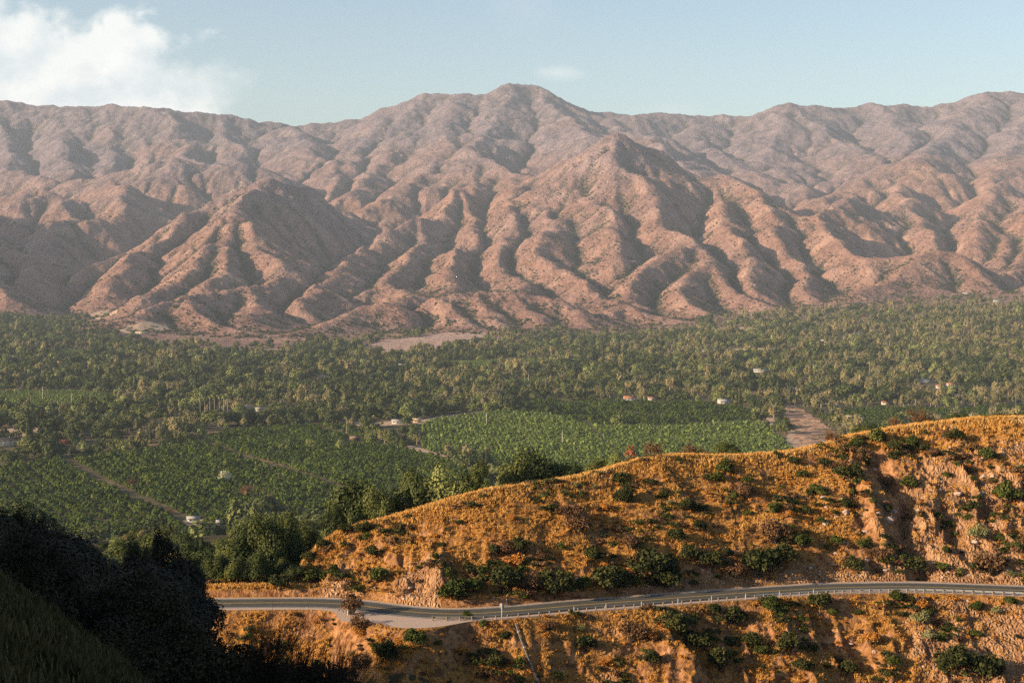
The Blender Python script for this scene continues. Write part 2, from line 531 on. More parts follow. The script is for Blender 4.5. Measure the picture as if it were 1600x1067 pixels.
def noise(nt, vec, scale, detail=4, rough=0.55, dist=0.0):
    n = N(nt, 'ShaderNodeTexNoise')
    n.inputs['Scale'].default_value = scale; n.inputs['Detail'].default_value = detail
    n.inputs['Roughness'].default_value = rough; n.inputs['Distortion'].default_value = dist
    if vec is not None: nt.links.new(vec, n.inputs['Vector'])
    return n.outputs[0]


def ramp(nt, fac, stops, interp='LINEAR'):
    r = N(nt, 'ShaderNodeValToRGB')
    r.color_ramp.interpolation = interp
    e = r.color_ramp.elements
    while len(e) < len(stops): e.new(0.5)
    for k, (p, c) in enumerate(stops):
        e[k].position = p
        e[k].color = (*c, 1) if isinstance(c, tuple) else (c, c, c, 1)
    nt.links.new(fac, r.inputs[0])
    return r.outputs[0]


def mix(nt, fac, a, b, blend='MIX'):
    m = N(nt, 'ShaderNodeMix', data_type='RGBA', blend_type=blend)
    for s, v in (('Factor', fac), ('A', a), ('B', b)):
        if isinstance(v, (int, float)): m.inputs[s].default_value = v
        elif isinstance(v, tuple): m.inputs[s].default_value = (*v, 1)
        else: nt.links.new(v, m.inputs[s])
    return m.outputs['Result']


def mth(nt, op, a, b=0.0, clamp=False):
    n = N(nt, 'ShaderNodeMath', operation=op, use_clamp=clamp)
    for i, v in enumerate((a, b)):
        if isinstance(v, (int, float)): n.inputs[i].default_value = v
        else: nt.links.new(v, n.inputs[i])
    return n.outputs[0]


def bump(nt, bsdf, height, dist, strength=1.0):
    b = N(nt, 'ShaderNodeBump')
    b.inputs['Strength'].default_value = strength; b.inputs['Distance'].default_value = dist
    nt.links.new(height, b.inputs['Height']); nt.links.new(b.outputs[0], bsdf.inputs['Normal'])
    return b


def objvec(nt):
    g = N(nt, 'ShaderNodeNewGeometry')
    return g.outputs['Position']


def attr(nt, name):
    a = N(nt, 'ShaderNodeAttribute', attribute_name=name)
    return a.outputs['Fac']


def mat_mountain():
    m, nt, b = new_mat('burnt_soil_haze_tint')
    p = objvec(nt)
    big = noise(nt, p, 1 / 900, 4)
    mid = noise(nt, p, 1 / 120, 5, 0.6)
    fine = noise(nt, p, 1 / 14, 4, 0.6)
    soil = ramp(nt, mid, [(0.30, (0.098, 0.052, 0.044)), (0.5, (0.178, 0.096, 0.078)), (0.70, (0.31, 0.187, 0.145))])
    grey = ramp(nt, mid, [(0.30, (0.070, 0.058, 0.080)), (0.5, (0.112, 0.092, 0.122)), (0.72, (0.185, 0.152, 0.182))])  # greyer high soil; its blue-mauve also paints in distance haze
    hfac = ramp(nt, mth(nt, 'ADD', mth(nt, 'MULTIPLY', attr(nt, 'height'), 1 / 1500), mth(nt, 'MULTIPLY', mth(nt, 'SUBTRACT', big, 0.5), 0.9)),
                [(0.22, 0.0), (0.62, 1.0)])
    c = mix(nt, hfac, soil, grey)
    c = mix(nt, ramp(nt, fine, [(0.45, 0.0), (0.75, 0.45)]), c, (0.40, 0.25, 0.16))
    # scrub: dots of dark chaparral, denser in gullies
    v = N(nt, 'ShaderNodeTexVoronoi', feature='F1')
    v.inputs['Scale'].default_value = 1 / 13; v.inputs['Randomness'].default_value = 1
    nt.links.new(p, v.inputs['Vector'])
    dens = mth(nt, 'ADD', mth(nt, 'MULTIPLY', attr(nt, 'gully'), 0.34), mth(nt, 'MULTIPLY', mid, 0.75))
    rad = mth(nt, 'MULTIPLY', mth(nt, 'SUBTRACT', dens, 0.05), 1.0, True)
    dots = mth(nt, 'MULTIPLY', mth(nt, 'SUBTRACT', rad, v.outputs['Distance']), 5.0, True)
    c = mix(nt, mth(nt, 'MULTIPLY', dots, 0.9), c, (0.055, 0.050, 0.030))
    v2 = N(nt, 'ShaderNodeTexVoronoi', feature='F1')
    v2.inputs['Scale'].default_value = 1 / 15; v2.inputs['Randomness'].default_value = 1
    mp2 = N(nt, 'ShaderNodeMapping'); mp2.inputs['Location'].default_value = (37, 91, 13)
    nt.links.new(p, mp2.inputs['Vector']); nt.links.new(mp2.outputs[0], v2.inputs['Vector'])
    rk = mth(nt, 'SUBTRACT', noise(nt, p, 1 / 210, 4, .7), mth(nt, 'ADD', mth(nt, 'MULTIPLY', attr(nt, 'gully'), 0.10), 0.27))
    rocks = mth(nt, 'MULTIPLY', mth(nt, 'SUBTRACT', rk, v2.outputs['Distance']), 7.0, True)
    c = mix(nt, mth(nt, 'MULTIPLY', rocks, 0.45), c, (0.40, 0.31, 0.265))
    dots = mth(nt, 'ADD', dots, mth(nt, 'MULTIPLY', rocks, 0.8))
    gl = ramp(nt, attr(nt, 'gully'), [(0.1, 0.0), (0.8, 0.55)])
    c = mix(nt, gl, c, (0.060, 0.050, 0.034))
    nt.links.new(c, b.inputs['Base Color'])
    h = mth(nt, 'ADD', mth(nt, 'MULTIPLY', fine, 7.0), mth(nt, 'ADD', mth(nt, 'MULTIPLY', dots, 1.6), mth(nt, 'MULTIPLY', mid, 14)))
    bump(nt, b, h, 1.0, 1.0)
    return m


def mat_valley():
    m, nt, b = new_mat('valley_soil')
    p = objvec(nt)
    n1 = noise(nt, p, 1 / 140, 5, 0.6)
    n2 = noise(nt, p, 1 / 9, 4, 0.6)
    c = ramp(nt, n1, [(0.3, (0.05, 0.055, 0.025)), (0.52, (0.085, 0.07, 0.035)), (0.70, (0.26, 0.17, 0.10))])
    c = mix(nt, 0.35, c, ramp(nt, n2, [(0.3, (0.03, 0.035, 0.015)), (0.7, (0.20, 0.14, 0.08))]))
    nt.links.new(c, b.inputs['Base Color'])
    bump(nt, b, n2, 1.0, 0.6)
    return m


M = {}
M['mountain'] = mat_mountain()
M['valley'] = mat_valley()


def build_valley_floor():
    ys = np.concatenate([np.linspace(420, 1600, 50), np.linspace(1640, 5200, 130)])
    xs = np.linspace(-3600, 3600, 220)
    X, Y = np.meshgrid(xs, ys)
    Z = valley_base(X, Y) - 0.5 * sstep(3000, 3100, Y) - 2.5 * sstep(3100, 3300, Y)
    me = np_mesh('valley_floor', np.stack([X, Y, Z], -1).reshape(-1, 3), grid_faces(*X.shape), True, [M['valley']])
    tag(link('valley_floor', me), 'flat valley floor of soil and dry grass under the trees', kind='structure')


def build_haze():
    m = bpy.data.materials.new('haze_air')
    m.use_nodes = True
    nt = m.node_tree
    nt.nodes.clear()
    out = N(nt, 'ShaderNodeOutputMaterial')
    pv = N(nt, 'ShaderNodeVolumePrincipled')
    pv.inputs['Color'].default_value = (0.70, 0.83, 1.0, 1)
    pv.inputs['Density'].default_value = HAZE
    m.cycles.homogeneous_volume = True
    m.cycles.volume_sampling = 'MULTIPLE_IMPORTANCE'
    pv.inputs['Anisotropy'].default_value = 0.0
    nt.links.new(pv.outputs[0], out.inputs['Volume'])
    x0, x1, y0, y1, z0, z1 = -5300, 5300, -700, 11600, -12, 1560
    V = [(x, y, z) for z in (z0, z1) for y in (y0, y1) for x in (x0, x1)]
    F = [(0, 2, 3, 1), (4, 5, 7, 6), (0, 1, 5, 4), (2, 6, 7, 3), (0, 4, 6, 2), (1, 3, 7, 5)]
    me = bpy.data.meshes.new('haze'); me.from_pydata(V, [], F); me.materials.append(m)
    tag(link('haze', me), kind='stuff')


HAZE = 3.5e-5
build_mountain_mesh(M['mountain'])
build_valley_floor()
build_haze()


# ------------------------------------------------------------------ near hills: road bench, ridge behind it, slope in front
ROAD_Z = -64.0           # below the eye
_road_uv = [(-900, 948), (-100, 946), (200, 947), (340, 948), (420, 947), (500, 947), (560, 951), (620, 960), (690, 965.5), (760, 963.5), (830, 958), (900, 951),
            (1000, 944), (1100, 936), (1200, 929), (1300, 923), (1420, 921), (1500, 923), (1600, 927), (1750, 934), (2400, 940)]
_rx = []; _ry = []
for _u, _v in _road_uv:
    _d = 64 * FPX / (_v - HORIZON); _rx.append((_u - 800) / FPX * _d); _ry.append(_d)
_xs = np.linspace(_rx[0], _rx[-1], 900)
_ys = np.interp(_xs, _rx, _ry)
_k = np.exp(-np.linspace(-2, 2, 31) ** 2); _k /= _k.sum()
_ys = np.convolve(np.pad(_ys, 15, mode='edge'), _k, mode='valid')


def road_y(x): return np.interp(x, _xs, _ys)
def road_cos(x): return 1 / np.sqrt(1 + ((road_y(x + .5) - road_y(x - .5))) ** 2)


_crest_uv = [(430, 935), (455, 880), (490, 838), (520, 818), (560, 804), (600, 795), (650, 783), (700, 770), (760, 758), (810, 755), (860, 752), (900, 747), (940, 740), (1000, 722),
             (1060, 715), (1120, 716), (1170, 715), (1230, 711), (1290, 700), (1330, 686), (1400, 672), (1480, 662), (1540, 656), (1600, 654), (1750, 640), (1900, 640)]
_cx = [-400, -70]; _cy = [300, 290]; _cz = [-82, -74]
for _u, _v in _crest_uv:
    _q = (_v - HORIZON) / FPX
    _d0 = 64 * FPX / (np.interp(_u, *zip(*_road_uv)) - HORIZON) + 4
    _sl = 0.66
    _d = (64 + _sl * _d0) / (_q + _sl)
    _cx.append((_u - 800) / FPX * _d); _cy.append(_d); _cz.append(-_q * _d)
_cz = [c - (2.8 * min(1, max(0, (20 - a) / 45)) if -50 < a < 20 else 0) for a, c in zip(_cx, _cz)]
_cx += [500]; _cy += [_cy[-1] + 20]; _cz += [_cz[-1]]
_o = np.argsort(_cx); _cx = np.array(_cx)[_o]; _cy = np.array(_cy)[_o]; _cz = np.array(_cz)[_o]


def fold(x, c, w, a, skew=2.2):
    """a spur: gentle on its left, steep on its right"""
    d = x - c
    return a * np.exp(-np.where(d < 0, -d / (w * skew), d / w))


def near_z(x, y, detail=True):
    """height relative to the eye"""
    x = np.asarray(x, float); y = np.asarray(y, float)
    yr = road_y(x); s = (y - yr) * road_cos(x)
    turn = 6.5 * np.exp(-((x + 20) / 9.5) ** 4)                     # lay-by on the near side
    # hill behind the road
    yc = np.interp(x, _cx, _cy); zc = np.interp(x, _cx, _cz)
    t = np.clip((y - yr - 4.6) / np.maximum(yc - yr - 4.6, 3), 0, 1.0)
    over = np.maximum(y - yc, 0)
    g = np.where(t < 0.22, t * 1.45, 0.319 + (t - 0.22) * 0.873)
    hill = ROAD_Z + (zc - ROAD_Z) * g
    env = np.sin(np.pi * np.clip(t, 0, 1)) ** 0.6                    # folds fade at crest and road
    xo = x
    x = x + 5.0 * fbm(x / 15, y / 13, 4, 196)
    env = env * (0.75 + 0.8 * fbm(x / 9, y / 9, 2, 197))
    folds = fold(x, -13.2, 1.6, 4.2) * np.exp(-((t - 0.25) / 0.3) ** 2) + fold(x, 14.5 - 4 * t, 3.0, 2.4) + fold(x, 40 - 8 * t, 3.5, 2.6) \
        + fold(x, -30 + 6 * t, 2.5, 1.6) + fold(x, 60 - 6 * t, 3.5, 2.2) + fold(x, 77 - 3 * t, 2.6, 3.6) + fold(x, 90 - 5 * t, 1.8, 2.8) - 1.9
    hill = hill - env * sstep(1.0, .72, t) * (6.0 * np.exp(-((x - 83 + 2 * t) / 2.0) ** 2) + 2.2 * np.exp(-((x - 93.5 + 3 * t) / 1.6) ** 2) + 2.5 * np.exp(-((x - 73) / 1.5) ** 2))
    if detail:
        gul = ridged(x / 7.5 + 0.5 * fbm(x / 10, y / 10, 3, 201), y / 30, 3, 211)
        steep = 0.30 + 0.9 * sstep(66, 82, x) + 0.55 * np.exp(-((x + 28) / 12) ** 2) + 0.35 * (1 - sstep(0.05, 0.3, t))
        gul2 = ridged(x / 2.2 + 0.6 * fbm(x / 4, y / 4, 3, 221), y / 9, 3, 231)
        hill = hill + env * (folds + 2.7 * fbm(x / 16, y / 16, 4, 241) + steep * (2.8 * (gul - .5) + 1.5 * (gul2 - .5) + .5 * steep * (ridged(x / 1.1 + .8 * fbm(x / 2, y / 3, 2, 236), y / 6, 2, 237) - .5)) + 0.75 * fbm(x / 2.6, y / 2.6, 3, 251)
                             + 0.28 * fbm(x / .9, y / .9, 3, 256))
    else:
        hill = hill + env * folds
    x = xo
    back = over * 0.05 + 0.42 * np.maximum(over - 4, 0) + 0.0006 * np.maximum(over - 4, 0) ** 2
    hill = hill - back
    left = sstep(-44, -56, x)
    gen = -62.5 - 0.15 * np.clip(y - 272, 0, 210) - 0.27 * np.maximum(y - 482, 0) + 5 * fbm(x / 70, y / 70, 3, 261) * sstep(285, 340, y)
    far = np.maximum(hill, gen)
    z_up = far * (1 - left) + np.maximum(gen, np.minimum(hill, -64)) * left
    # slope in front of the road
    q = np.maximum(-s - 5.6 - turn, 0)
    f = 1 - np.exp(-q / 3.5)
    lower = ROAD_Z - 0.1 - 0.70 * q + f * (0)
    x = x + 4.0 * fbm(x / 10, y / 9, 4, 198)
    lf = fold(x, 27.5 + 0.3 * q, 2.2, 3.6) + fold(x, 52 + .2 * q, 2.5, 2.6) + fold(x, 3.0 + .1 * q, 3.0, 1.8) + fold(x, 83, 3, 2.0) + fold(x, -23, 3, 1.5) - 1.6
    if detail:
        lower = lower + f * (lf + 2.3 * fbm(x / 11, y / 11, 4, 271) + 2.0 * (ridged(x / 6, y / 18, 3, 281) - .5) + 0.5 * fbm(x / 2.3, y / 2.3, 3, 285) + 0.25 * fbm(x / .8, y / .8, 3, 289))
    else:
        lower = lower + f * lf
    x = xo
    # viewer's side of the ravine
    side = np.maximum(0, -x - 0.21 * y)
    viewer = -1.9 - 0.37 * y + 0.07 * y * sstep(10, -8, x + 0.1 * y) + 0.62 * np.minimum(side, 14) - 0.42 * np.maximum(y - 64, 0) * sstep(-6, -16, x) \
        + 0.16 * np.maximum(y - 110, 0) * sstep(-6, -16, x)
    viewer = np.maximum(viewer, -84 - 0.02 * y)
    viewer = np.where(y < 0, -1.9 - 0.1 * y + 0.3 * side, viewer)
    # shoulder of the mountain out of frame to the left, whose shade lies over the near slope
    rx = np.maximum(np.abs(x + 228) - 12, 0)
    ridge_l = 92 + 5 * fbm(x / 40, y / 40, 3, 291) - 0.85 * rx - 1.25 * np.maximum(y - 88, 0) + 6 * fbm(x / 18, y / 18, 3, 292)
    ridge_l = np.minimum(ridge_l, 88)
    left_v = -1.9 - 0.265 * y - 0.9 * np.maximum(0, x + 0.235 * y) + 0.3 * np.clip(-x - 0.3 * y, 0, 8) - 0.1 * np.maximum(0, -x - 0.3 * y - 8)
    viewer = np.where(y > 62, np.maximum(viewer, left_v - 1.5 * sstep(62, 75, y)), viewer)
    if detail:
        viewer = viewer + 0.9 * fbm(x / 9, y / 9, 4, 295) * sstep(5, 30, y)
    viewer = np.maximum(viewer, ridge_l)
    front = np.maximum(lower, np.where(y < yr - 5.6 - turn, viewer, -999))
    bench = ROAD_Z + 0 * x
    z = np.where(s > 4.6, z_up, np.where(q > 0, front, bench))
    # cut bank springs from the ditch
    z = np.where((s > 4.6) & (s < 6.0), np.minimum(z, ROAD_Z + (s - 4.6) * 1.6), z)
    z = np.maximum(z, -CAM_Z - 1.5)
    return z


def ground_z(x, y):
    x = np.asarray(x, float); y = np.asarray(y, float)
    a = CAM_Z + near_z(x, y)
    b = valley_base(x, y)
    c = np.where(y > MY0 + 40, mtn_z(x, y), -5)
    return np.where(y < 1000, np.maximum(a, np.where(y > 430, b, -500)), np.maximum(b, c))


def hit(u, v, d0=60.0, d1=9000.0):
    """first ground point seen at column u, row v"""
    d = d0 * (d1 / d0) ** np.linspace(0, 1, 1600)
    g = ground_z((u - 800) / FPX * d, d)
    r = CAM_Z - (v - HORIZON) / FPX * d
    k = np.nonzero(r < g)[0]
    i = int(k[0]) if len(k) else len(d) - 1
    i = max(i, 1)
    a, b = d[i - 1], d[i]
    for _ in range(12):
        m = .5 * (a + b)
        if CAM_Z - (v - HORIZON) / FPX * m < float(ground_z((u - 800) / FPX * m, m)): b = m
        else: a = m
    return Vector(((u - 800) / FPX * b, b, float(ground_z((u - 800) / FPX * b, b))))


def mat_hill(name, dry=1.0):
    m, nt, b = new_mat(name)
    p = objvec(nt)
    n0 = noise(nt, p, 1 / 14, 4, .55)
    n1 = noise(nt, p, 1 / 2.5, 5, .65)
    n2 = noise(nt, p, 1 / .35, 3, .6)
    soil = ramp(nt, n1, [(0.30, (0.20, 0.088, 0.038)), (0.5, (0.34, 0.168, 0.076)), (0.72, (0.47, 0.265, 0.14))])
    grass = ramp(nt, n2, [(0.32, (0.20, 0.090, 0.022)), (0.55, (0.37, 0.180, 0.042)), (0.75, (0.52, 0.29, 0.085))])
    geo = N(nt, 'ShaderNodeNewGeometry')
    sp = N(nt, 'ShaderNodeSeparateXYZ'); nt.links.new(geo.outputs['Normal'], sp.inputs[0])
    flat = mth(nt, 'ADD', sp.outputs['Z'], mth(nt, 'MULTIPLY', mth(nt, 'SUBTRACT', n0, 0.5), 0.9))
    c = mix(nt, ramp(nt, flat, [(0.60, 0.0), (0.84, 1.0)]), soil, grass)
    bare = mth(nt, 'ADD', attr(nt, 'bare'), mth(nt, 'MULTIPLY', mth(nt, 'SUBTRACT', n0, 0.5), 1.4))
    pale = ramp(nt, n1, [(0.28, (0.22, 0.110, 0.060)), (0.5, (0.37, 0.205, 0.105)), (0.72, (0.52, 0.32, 0.175))])
    bm_ = ramp(nt, bare, [(0.42, 0.0), (0.62, 1.0)])
    c = mix(nt, bm_, c, pale)
    litter = ramp(nt, noise(nt, p, 1 / 1.3, 5, .7), [(0.47, 0.0), (0.60, 0.8)])
    c = mix(nt, mth(nt, 'MULTIPLY', litter, mth(nt, 'SUBTRACT', 1.0, mth(nt, 'MULTIPLY', bm_, .8))), c, (0.075, 0.034, 0.016))
    nt.links.new(c, b.inputs['Base Color'])
    vo = N(nt, 'ShaderNodeTexVoronoi', feature='DISTANCE_TO_EDGE')
    vo.inputs['Scale'].default_value = .9
    mpv = N(nt, 'ShaderNodeMapping'); mpv.inputs['Scale'].default_value = (1.6, 1.6, .7)
    nt.links.new(p, mpv.inputs['Vector']); nt.links.new(mpv.outputs[0], vo.inputs['Vector'])
    crack = mth(nt, 'MULTIPLY', mth(nt, 'MULTIPLY', vo.outputs['Distance'], 2.5, True), mth(nt, 'MULTIPLY', bm_, 0.55))
    bump(nt, b, mth(nt, 'ADD', crack, mth(nt, 'ADD', mth(nt, 'MULTIPLY', n1, 1.1), mth(nt, 'MULTIPLY', n2, 0.25))), 1.0, 1.0)
    return m


M['hill'] = mat_hill('dry_hill_soil')
M['brushsoil'], _nt, _b = new_mat('shade_darkened_soil')  # soil colour darkened to paint in shade on the near slopes
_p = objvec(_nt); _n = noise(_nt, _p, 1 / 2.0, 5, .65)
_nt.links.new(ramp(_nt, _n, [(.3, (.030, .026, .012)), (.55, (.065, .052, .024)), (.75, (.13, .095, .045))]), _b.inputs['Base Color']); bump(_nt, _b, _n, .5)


def bareness(x, y):
    s = y - road_y(x); yc = np.interp(x, _cx, _cy)
    t = (y - road_y(x)) / np.maximum(yc - road_y(x), 3)
    up = 0.62 * sstep(68, 80, x) * sstep(1.0, .8, t) + 1.1 * np.exp(-((x + 18.5 - 4 * t) / 5.5) ** 2) * sstep(.75, .35, t) + .7 * np.exp(-((x + 34) / 5) ** 2) * sstep(.9, .5, t) + .75 * np.exp(-((s - 6) / 2.2) ** 2) * (x > 22)
    dn = .7 * sstep(66, 84, x) * sstep(-3, -9, s) + .35 * np.exp(-((x - 20) / 12) ** 2)
    return np.clip(np.where(s > 0, up, dn), 0, 1.1)


def build_near():
    xs = np.arange(-64, 138, 0.29); ys = np.arange(236, 366, 0.29)
    X, Y = np.meshgrid(xs, ys)
    Z = near_z(X, Y) + CAM_Z
    me = np_mesh('road_hillside', np.stack([X, Y, Z], -1).reshape(-1, 3), grid_faces(*X.shape), True, [M['hill']])
    add_attr(me, 'bare', bareness(X, Y))
    tag(link('road_hillside', me), 'dry orange hillside of crumbling soil above and below the road', kind='structure')
    xs = np.arange(-420, 420, 3.0); ys = np.arange(-140, 1000, 3.0)
    X, Y = np.meshgrid(xs, ys)
    Z = near_z(X, Y) + CAM_Z
    inside = (X > -62) & (X < 135) & (Y > 238) & (Y < 363)
    Z = np.where(inside, Z - 4.0, Z)
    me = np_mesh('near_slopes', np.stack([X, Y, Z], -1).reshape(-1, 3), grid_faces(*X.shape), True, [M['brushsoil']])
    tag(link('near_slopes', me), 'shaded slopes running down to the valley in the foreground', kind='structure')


build_near()


# ------------------------------------------------------------------ leaves, crowns, trunks
def mat_leaf(name, stops, grad=0.5, trans=0.0):
    """foliage: colour differs from tree to tree (object random) and from clump to clump (noise)"""
    m, nt, b = new_mat(name, 0.7)
    oi = N(nt, 'ShaderNodeObjectInfo')
    geo = N(nt, 'ShaderNodeNewGeometry')
    rnd = geo.outputs['Random Per Island']
    f = mth(nt, 'ADD', mth(nt, 'MULTIPLY', oi.outputs['Random'], 1 - grad), mth(nt, 'MULTIPLY', rnd, grad))
    c = ramp(nt, f, stops)
    nt.links.new(c, b.inputs['Base Color'])
    if trans:
        out = nt.nodes['Material Output']
        tr = N(nt, 'ShaderNodeBsdfTranslucent')
        nt.links.new(c, tr.inputs['Color'])
        ms = N(nt, 'ShaderNodeMixShader')
        ms.inputs[0].default_value = trans
        nt.links.new(b.outputs[0], ms.inputs[1]); nt.links.new(tr.outputs[0], ms.inputs[2])
        nt.links.new(ms.outputs[0], out.inputs['Surface'])
    return m


def mat_bark(name, a, c2):
    m, nt, b = new_mat(name, 0.9)
    n1 = noise(nt, objvec(nt), 3.0, 5, .65)
    nt.links.new(ramp(nt, n1, [(0.3, a), (0.7, c2)]), b.inputs['Base Color'])
    bump(nt, b, n1, 0.05, 0.8)
    return m


M['oak'] = mat_leaf('oak_leaves', [(0.0, (0.018, 0.030, 0.010)), (0.5, (0.055, 0.070, 0.019)), (1.0, (0.150, 0.158, 0.044))], .45, .08)
M['citrus'] = mat_leaf('citrus_leaves', [(0.0, (0.014, 0.030, 0.005)), (0.5, (0.048, 0.076, 0.010)), (1.0, (0.140, 0.170, 0.024))], .5, .08)
M['citrus_light'] = mat_leaf('young_citrus_leaves', [(0.0, (0.050, 0.085, 0.018)), (0.5, (0.115, 0.160, 0.032)), (1.0, (0.230, 0.270, 0.065))], .45, .08)
M['euc'] = mat_leaf('eucalyptus_leaves', [(0.0, (0.060, 0.068, 0.026)), (0.5, (0.170, 0.155, 0.060)), (1.0, (0.33, 0.265, 0.120))], .38, .08)
M['bright'] = mat_leaf('pale_green_leaves', [(0.0, (0.085, 0.110, 0.028)), (0.5, (0.170, 0.195, 0.055)), (1.0, (0.30, 0.30, 0.11))], .4, .08)
M['dark'] = mat_leaf('dark_needles', [(0.0, (0.023, 0.034, 0.013)), (1.0, (0.066, 0.078, 0.027))], .5)
M['shade'] = mat_leaf('shade_darkened_leaves', [(0.0, (0.010, 0.011, 0.005)), (0.6, (0.021, 0.020, 0.009)), (1.0, (0.050, 0.040, 0.017))], .6)  # oak and brush leaf colour darkened to stand for the slope's shade
M['weeds'] = mat_leaf('shade_darkened_grass', [(0.0, (0.035, 0.032, 0.012)), (0.6, (0.075, 0.064, 0.024)), (1.0, (0.15, 0.12, 0.05))], .6)  # dry grass colour darkened, foreground shade painted in
M['chap'] = mat_leaf('chaparral_leaves', [(0.0, (0.020, 0.026, 0.008)), (0.5, (0.045, 0.052, 0.014)), (1.0, (0.09, 0.085, 0.026))], .6, .1)
M['green'] = mat_leaf('green_shrub_leaves', [(0.0, (0.028, 0.042, 0.009)), (0.5, (0.065, 0.080, 0.016)), (1.0, (0.140, 0.140, 0.032))], .5, .08)
M['sage'] = mat_leaf('sage_leaves', [(0.0, (0.13, 0.13, 0.05)), (0.5, (0.19, 0.19, 0.08)), (1.0, (0.28, 0.26, 0.13))], .5)
M['dry'] = mat_leaf('dry_brush_twigs', [(0.0, (0.08, 0.042, 0.020)), (0.5, (0.14, 0.075, 0.036)), (1.0, (0.22, 0.12, 0.055))], .5)
M['palestraw'] = mat_leaf('pale_crest_grass', [(0.0, (0.48, 0.28, 0.10)), (0.5, (0.64, 0.43, 0.18)), (1.0, (0.76, 0.58, 0.30))], .5)
M['golden'] = mat_leaf('golden_dry_heads', [(0.0, (0.26, 0.095, 0.018)), (0.5, (0.40, 0.165, 0.032)), (1.0, (0.54, 0.27, 0.07))], .5)
M['straw'] = mat_leaf('dry_grass_blades', [(0.0, (0.34, 0.155, 0.036)), (0.5, (0.53, 0.275, 0.066)), (1.0, (0.70, 0.44, 0.15))], .5)
M['rust'] = mat_leaf('rust_leaves', [(0.0, (0.085, 0.035, 0.018)), (1.0, (0.18, 0.075, 0.03))], .5)
M['flower'] = mat_leaf('cream_blossom', [(0.0, (0.30, 0.30, 0.17)), (1.0, (0.55, 0.52, 0.33))], .6)
M['bark'] = mat_bark('grey_brown_bark', (0.06, 0.045, 0.032), (0.14, 0.11, 0.08))
M['palebark'] = mat_bark('pale_bark', (0.20, 0.16, 0.12), (0.38, 0.32, 0.25))
M['darktwig'] = mat_bark('charred_twigs', (0.018, 0.012, 0.008), (0.05, 0.035, 0.024))


def rand_unit(n, rng):
    v = rng.normal(size=(n, 3)); return v / np.linalg.norm(v, axis=1)[:, None]


def leaf_quads(C, Nrm, size, rng, aspect=0.7):
    """small leaf-clump faces at C facing roughly Nrm"""
    n = len(C)
    t = np.cross(Nrm, rand_unit(n, rng)); t /= np.maximum(np.linalg.norm(t, axis=1), 1e-6)[:, None]
    b = np.cross(Nrm, t)
    s = (size * (0.6 + 0.8 * rng.random(n)))[:, None]
    a = s * t; c = s * aspect * b
    V = np.stack([C - a - c * 0.25, C - a * 0.1 - c, C + a + c * 0.2, C + a * 0.15 + c], 1).reshape(-1, 3)
    F = np.arange(4 * n).reshape(n, 4)
    return V, F


def crown(rng, n, rx, ry, rz, z0, leaf, lobes=14, lobe_r=0.42, top_heavy=0.0, droop=0.0, facing=0.74):
    """points on the shells of many overlapping lobes filling an ellipsoid: clumped, with gaps and an uneven outline"""
    c = rand_unit(lobes, rng) * (rng.random((lobes, 1)) ** 0.45) * 0.72
    c[:, 2] = np.abs(c[:, 2] + top_heavy) * np.where(c[:, 2] < -0.35, .3, 1)
    r = lobe_r * (0.65 + 0.6 * rng.random(lobes))
    k = rng.choice(lobes, n, p=r ** 2 / (r ** 2).sum())
    d = rand_unit(n, rng)
    d[:, 2] = np.where(d[:, 2] < -0.3, -d[:, 2] * 0.6, d[:, 2])
    rad = r[k][:, None] * (0.72 + 0.33 * rng.random((n, 1)))
    p = c[k] + d * rad
    q = p * np.array([rx, ry, rz]) + np.array([0, 0, z0])
    q[:, 2] -= droop * (p[:, 0] ** 2 + p[:, 1] ** 2)
    nr = d * facing + rand_unit(n, rng) * (1 - facing) + np.array([0, 0, 0.15])
    nr /= np.linalg.norm(nr, axis=1)[:, None]
    return leaf_quads(q, nr, leaf, rng)


def tube(pts, radii, k=6):
    """tapered tube through pts"""
    pts = np.array(pts, float); n = len(pts)
    T = np.gradient(pts, axis=0); T /= np.maximum(np.linalg.norm(T, axis=1), 1e-6)[:, None]
    up = np.array([0.31, 0.17, 0.93]); V = []
    for i in range(n):
        a = np.cross(T[i], up if abs(T[i] @ up) < .97 else np.array([1., 0, 0])); a /= np.linalg.norm(a); b = np.cross(T[i], a)
        for j in range(k):
            th = 2 * math.pi * j / k
            V.append(pts[i] + radii[i] * (math.cos(th) * a + math.sin(th) * b))
    F = [[i * k + j, i * k + (j + 1) % k, (i + 1) * k + (j + 1) % k, (i + 1) * k + j] for i in range(n - 1) for j in range(k)]
    return np.array(V), np.array(F)


def merge(parts):
    V = []; F = []; MI = []; o = 0
    for p in parts:
        v, f = p[0], p[1]
        V.append(v); F.append(f + o); o += len(v); MI.append(np.full(len(f), p[2] if len(p) > 2 else 0))
    return np.concatenate(V), np.concatenate(F), np.concatenate(MI)


def limbs(rng, h_trunk, spread, top, r0, n=5, k=6, lean=0.1):
    lx, ly = rng.normal(0, lean, 2)
    base = [(0, 0, -0.4), (lx * .3, ly * .3, h_trunk * .5), (lx, ly, h_trunk)]
    parts = [tube(base, [r0 * 1.25, r0, r0 * .8], k)]
    for i in range(n):
        a = 2 * math.pi * (i + rng.random() * .7) / n
        e = spread * (0.5 + .4 * rng.random()); zt = top * (0.65 + .3 * rng.random())
        p1 = (lx + math.cos(a) * e * .3, ly + math.sin(a) * e * .3, h_trunk + (zt - h_trunk) * .35)
        p2 = (lx + math.cos(a + .2) * e * .7, ly + math.sin(a + .2) * e * .7, h_trunk + (zt - h_trunk) * .75)
        p3 = (lx + math.cos(a + .1) * e, ly + math.sin(a + .1) * e, zt)
        parts.append(tube([base[-1], p1, p2, p3], [r0 * .6, r0 * .42, r0 * .25, r0 * .08], max(4, k - 2)))
    return parts


